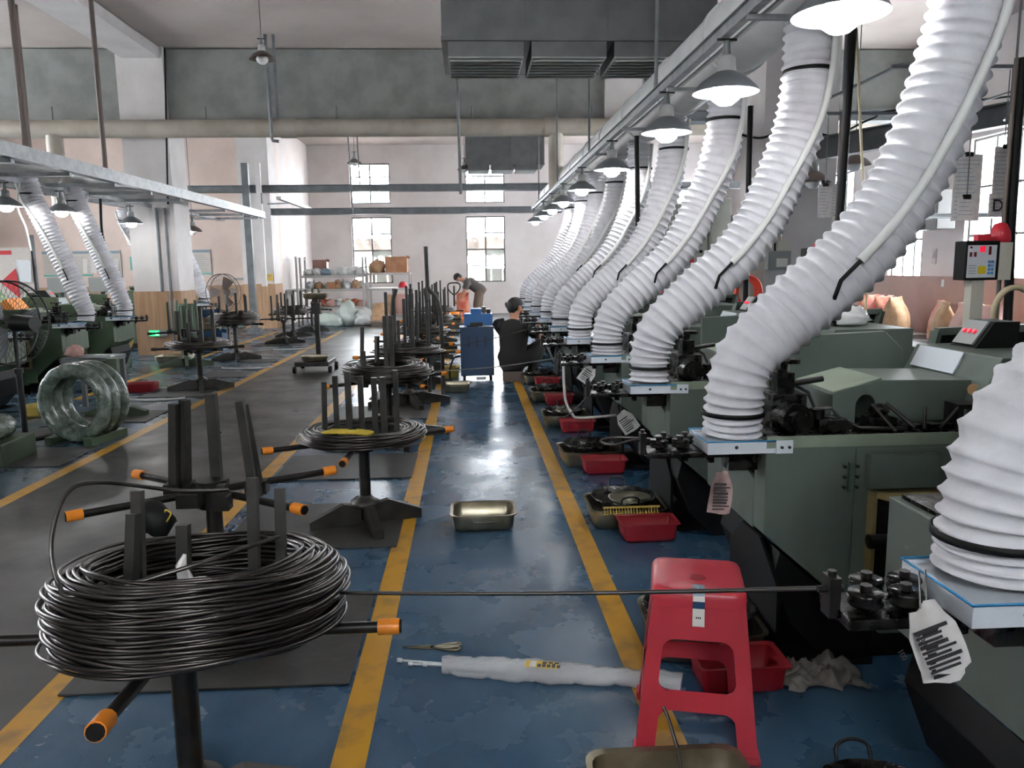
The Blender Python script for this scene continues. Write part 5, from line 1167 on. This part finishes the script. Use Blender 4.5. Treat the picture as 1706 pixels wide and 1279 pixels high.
jb = thing('junction_box', 'grey junction box with a white label on the right column', 'box', (3.32, 8.37, 1.28)); MB().bb(-.12, .13, -.08, .03, 0, .2).build('box', 'grey_box', jb, bevel=.006); MB().bb(-.03, .09, -.085, -.08, .03, .12).build('label_plate', 'sign_white', jb); MB().bb(.0, .12, -.06, .03, .2, .30).build('upper_box', 'switch_ivory', jb, bevel=.004); MB().cyl((.03, 0, .3), (.03, 0, 1.6), .02, n=8).build('conduit', 'steel_white', jb); MB().tube([(-.03, -.03, .2), (-.05, -.03, .6), (-.05, -.03, 1.1)], .010, 6).build('cable', 'black', jb)
def control_box(label, loc, full=True, tall=2.4):
    t = thing('control_panel', label, 'control box', loc, 0, 'control boxes on posts'); x0, x1, z0, z1 = 0, .19, 1.245, 1.455
    MB().bb(x0, x1, 0, .10, z0, z1).build('case', 'black', t, bevel=.006); f = MB().bb(x0 + .012, x1 - .02, -.004, 0, z0 + .014, z1 - .024).build('face', 'panel_face', t)
    MB().bb(x1, x1 + .07, .0, .12, z0, z1 - .01).build('side_box', 'switch_ivory', t)
    for (a, b, c, d, m) in ((.02, .032, .185, .195, 'lcd_dark'), (.02, .032, .14, .165, 'lcd_dark'), (.045, .057, .14, .165, 'lcd_dark'), (.075, .105, .165, .195, 'lcd_red'), (.125, .138, .15, .195, 'lcd_dark')): MB().bb(a, b, -.007, -.004, z0 + c - .015, z0 + d - .015).build('display', m, f)
    MB().bb(.072, .115, -.007, -.004, z0 + .035, z0 + .075).build('key_pad', 'key_yellow', f)
    for j in range(4):
        for i in range(2): MB().bb(.125 + i * .018, .139 + i * .018, -.007, -.004, z0 + .03 + j * .02, z0 + .045 + j * .02).build('key', 'key_blue', f)
    for j in range(4): MB().bb(.02, .06, -.006, -.004, z0 + .035 + j * .014, z0 + .038 + j * .014).build('print_line', 'ink_grey', f)
    MB().bb(.06, .13, .02, .08, 0, z0).build('post', 'switch_ivory', t)
    MB().bb(.07, .14, .01, .05, z1, z1 + .035).build('red_box', 'red', t)
    MB().tube(catmull([(.27, .06, tall), (.28, .06, 1.6), (.30, .06, 1.2), (.31, .05, .9), (.36, .03, .6), (.36, .02, .02)], 30), .024, 10).build('power_hose', 'black', t)
    MB().cyl((.24, .06, .05), (.24, .06, tall), .012, n=8).build('hose_pole', 'rod', t)
    MB().lathe([(0, .11), (.03, .10), (.05, .06), (.055, .01), (.045, 0), (0, 0)], (.225, .06, z1 - .01), 16).build('red_beacon', 'red', t)
    return t
c1 = control_box('black control box with red displays and yellow keys by the right windows', (2.66, 4.1, 0))
dup(c1, (2.44, 5.6, 0), label='black control box half hidden behind the second exhaust hose')
def paper(label, x, y, z, w, h, rot=0, head=None, grp='papers clipped by the right windows'):
    t = thing('process_sheet', label, 'paper', (x, y, z), rot, grp)
    MB().bb(-w / 2, w / 2, 0, .003, -h, 0).build('sheet', 'paper', t); g_ = random.Random(int(x * 100))
    for j in range(int(h / .022) - 1): MB().bb(-w * .42, w * g_.uniform(.1, .42), -.0015, 0, -.03 - j * .022 - .003, -.03 - j * .022).build('print_line', 'blue_ink', t)
    MB().bb(-.02, .02, -.008, .008, -.012, .012).build('clip', 'black', t); MB().cyl((0, 0, .01), (0, .0, 2.38 - z), .003, n=5).build('string', 'steel_grey', t)
    return t
paper('large printed sheet clipped above the control box', 2.77, 4.3, 1.93, .16, .36)
paper('small white sheet pinned below the large printed sheet', 2.76, 4.28, 1.70, .10, .13)
paper('printed sheet next to the black power hose by the window', 2.98, 4.3, 1.97, .13, .28)
t_ = paper('white card with the letters DL hung beside the power hose', 2.98, 4.32, 1.72, .13, .12)
text_mesh('card_text', 'DL', .09, 'ink', t_, (.01, -.003, -.07))
paper('bluish wavy sheet hanging between the black hose and the column', 2.56, 5.6, 1.90, .10, .23)
paper('rounded white sheet clipped beside the bluish one', 2.67, 5.62, 1.91, .11, .22)
lb_ = thing('letter_card', 'small card with dark letters below the rounded white sheet', 'card', (2.68, 5.6, 1.56)); MB().bb(-.06, .06, 0, .004, 0, .12).build('card', 'paper', lb_); text_mesh('card_text', 'DL', .06, 'ink', lb_, (0, -.003, .06)); MB().cyl((0, .003, .12), (0, .003, .82), .003, n=5).build('string', 'steel_grey', lb_)
bar = thing('clip_bar', 'thin steel bar from which the process sheets hang', 'rail', (2.3, 4.3, 2.38)); MB().bb(0, 1.2, -.01, .01, 0, .02).build('bar', 'steel_grey', bar); MB().bb(0, 1.2, 1.29, 1.31, 0, .02).build('bar', 'steel_grey', bar)
for x in (.05, 1.15): MB().bb(x, x + .02, 0, 1.3, .02, .03).build('cross_bar', 'steel_grey', bar); MB().cyl((x, .65, .03), (x, .65, CEIL - 2.38), .008, n=6).build('hanger', 'steel_grey', bar)
for x, y, z0, z1, x1, l in ((1.90, 4.0, 1.04, 2.5, 1.93, 'slanted black hose pole between the second and third exhaust hoses'), (2.15, 6.0, .9, 2.52, 2.14, 'black hose pole beside the orange hose reel'), (1.62, 7.6, 1.0, 2.45, 1.55, 'short dark hose pole behind the fifth exhaust hose'), (1.50, 6.9, 1.2, 2.45, 1.47, 'thin dark hose pole near the fourth lamp')):
    t = thing('hose_pole', l, 'pole', (x, y, {1.90: 1.02, 1.62: .942}.get(x, 0))); zb = t.location.z; MB().tube([(0, 0, z0 - zb), (x1 - x, 0, z1 - zb)], .022, 10).build('hose', 'black', t); MB().cyl((0, 0, 0), (0, 0, max(z0 - zb, .02)), .03, .016, 8).build('stem', 'dark_iron', t)
tag(MB().tube(catmull([(1.96, 4.02, 2.5), (2.02, 4.02, 1.9), (2.08, 4.02, 1.4), (2.10, 4.05, 1.0)], 20), .007, 6).build('cream_cord', 'cream_cable'), 'thin cream cord hanging beside the slanted black pole', 'cord')
tag(MB().tube(catmull([(2.50, 3.55, .95), (2.44, 3.52, 1.10), (2.46, 3.5, 1.2), (2.55, 3.5, 1.22), (2.68, 3.52, 1.12), (2.70, 3.55, .9), (2.70, 3.55, .7)], 26), .014, 8).build('air_hose', 'cream_cable'), 'cream air hose arched behind the second machine', 'hose')
rl_ = thing('hose_reel', 'coil of orange red hose hanging on a white plate by the right column', 'hose', (2.56, 7.1, 0))
MB().bb(-.14, .16, .05, .06, .88, 1.36).build('plate', 'cabinet', rl_); MB().bb(-.03, .03, .06, .12, 0, 1.3).build('post', 'steel_grey', rl_)
for k in range(4): MB().tube([((.085 + .012 * k) * math.cos(2 * PI * i / 30), .04 - .02 * k, 1.09 + (.11 + .012 * k) * math.sin(2 * PI * i / 30)) for i in range(30)], .011, 7, closed=True).build('hose_loop', 'orange_hose', rl_)
tag(MB().lathe([(0, 0), (.07, 0), (.09, .13), (.084, .13), (.066, .008), (0, .008)], n=20).build('red_bucket', 'red', None, (2.22, 7.1, .935)), 'small red bucket near the orange hose reel', 'bucket')
tag(MB().bb(-.25, .25, -.15, .15, .0, .93).build('tool_stand', 'cabinet', None, (2.22, 7.1, 0), bevel=.01), 'pale stand that carries the small red bucket', 'stand')
pallet('grey pallet against the brown wainscot with red striped sacks', (6.95, 13.1, 0), 1.2, 1.6, 'pallet', None, .17)
pallet('dark pallet against the brown wainscot with brown paper sacks', (6.9, 10.7, 0), 1.3, 1.9, 'pallet_black', None, .16)
for i, (x, y, m, s, l) in enumerate(((5.12, 9.75, 'bag_red', (.2, .16, .28), 'red and white sack, far one on the grey pallet'), (5.1, 9.4, 'bag_red', (.22, .17, .29), 'red striped sack in the middle of the grey pallet'), (5.05, 9.05, 'bag_tan', (.2, .16, .27), 'tan and red sack at the near end of the grey pallet'))):
    sack('striped_sack', l, (x * 1.39, y * 1.39, .17), .46, .42, .60, m, 130 + i, 'sacks on the grey pallet', R(20 * i))
for i, (x, y, m, l) in enumerate(((5.1, 8.22, 'bag_red', 'brown paper sack with a red band on the dark pallet'), (5.0, 8.0, 'bag_tan', 'brown paper sack with folded top and tag'), (5.05, 7.72, 'bag_pink', 'pinkish brown paper sack in the row on the dark pallet'), (5.05, 7.45, 'bag_tan', 'plain brown paper sack beside the pinkish one'), (4.95, 7.15, 'bag_pink', 'brown sack nearest to the black power hose'))):
    sack('paper_sack', l, (x * 1.39, y * 1.39, .16), .36, .3, .60, m, 140 + i, 'sacks on the dark pallet', R(70 + 9 * i))
tag(MB().bb(-.04, .04, 0, .07, 0, .3).build('white_tube', 'white', None, (6.95, 12.4, .17)), 'short white tube standing between the two groups of sacks', 'tube') 
tag(MB().bb(-.04, .04, -.012, 0, 0, .12).build('wall_socket', 'white', None, (7.786, 12.55, .93), (0, 0, R(90))), 'white wall socket on the brown wainscot', 'socket')
wn = thing('wall_notice', 'faint triangle notice on the wall beside the right window', 'sign', (7.795, 12.85, 1.3), R(-90)); MB().bb(-.06, .06, -.006, 0, 0, .26).build('plate', 'board', wn); MB().prism([(-.045, .1), (.045, .1), (0, .23)], -.008, -.006).build('triangle', 'ink_grey', wn)
tv = thing('wall_screen', 'dark tilted wall fan box mounted beside the right window', 'fan box', (7.45, 12.4, 1.95)); MB().box((0, 0, .2), (.3, .75, .6), (0, 0, 0)).build('case', 'fan_iron', tv, bevel=.01); MB().bb(-.155, -.15, -.25, .1, .05, .4).build('grille', 'shade_in', tv); MB().bb(.1, .35, -.03, .03, .15, .2).build('bracket', 'steel_grey', tv)
lump('white_cloth', 'white cloth heaped on the second machine rear guard', 'cloth', (1.98, 3.95, 1.03), (.09, .07, .06), 'bag_white', 150)
fl = MB().tube(catmull([(2.5, 8.0, 2.72), (2.95, 8.0, 2.60), (3.3, 8.0, 2.72), (3.7, 8.0, 2.62), (4.1, 8.0, 2.78), (4.6, 8.0, 2.9), (7.78, 8.0, 3.2)], 60), .012, 6).build('festoon_cable', 'black'); tag(fl, 'black festoon cable looping below the grey beam at right', 'cable')
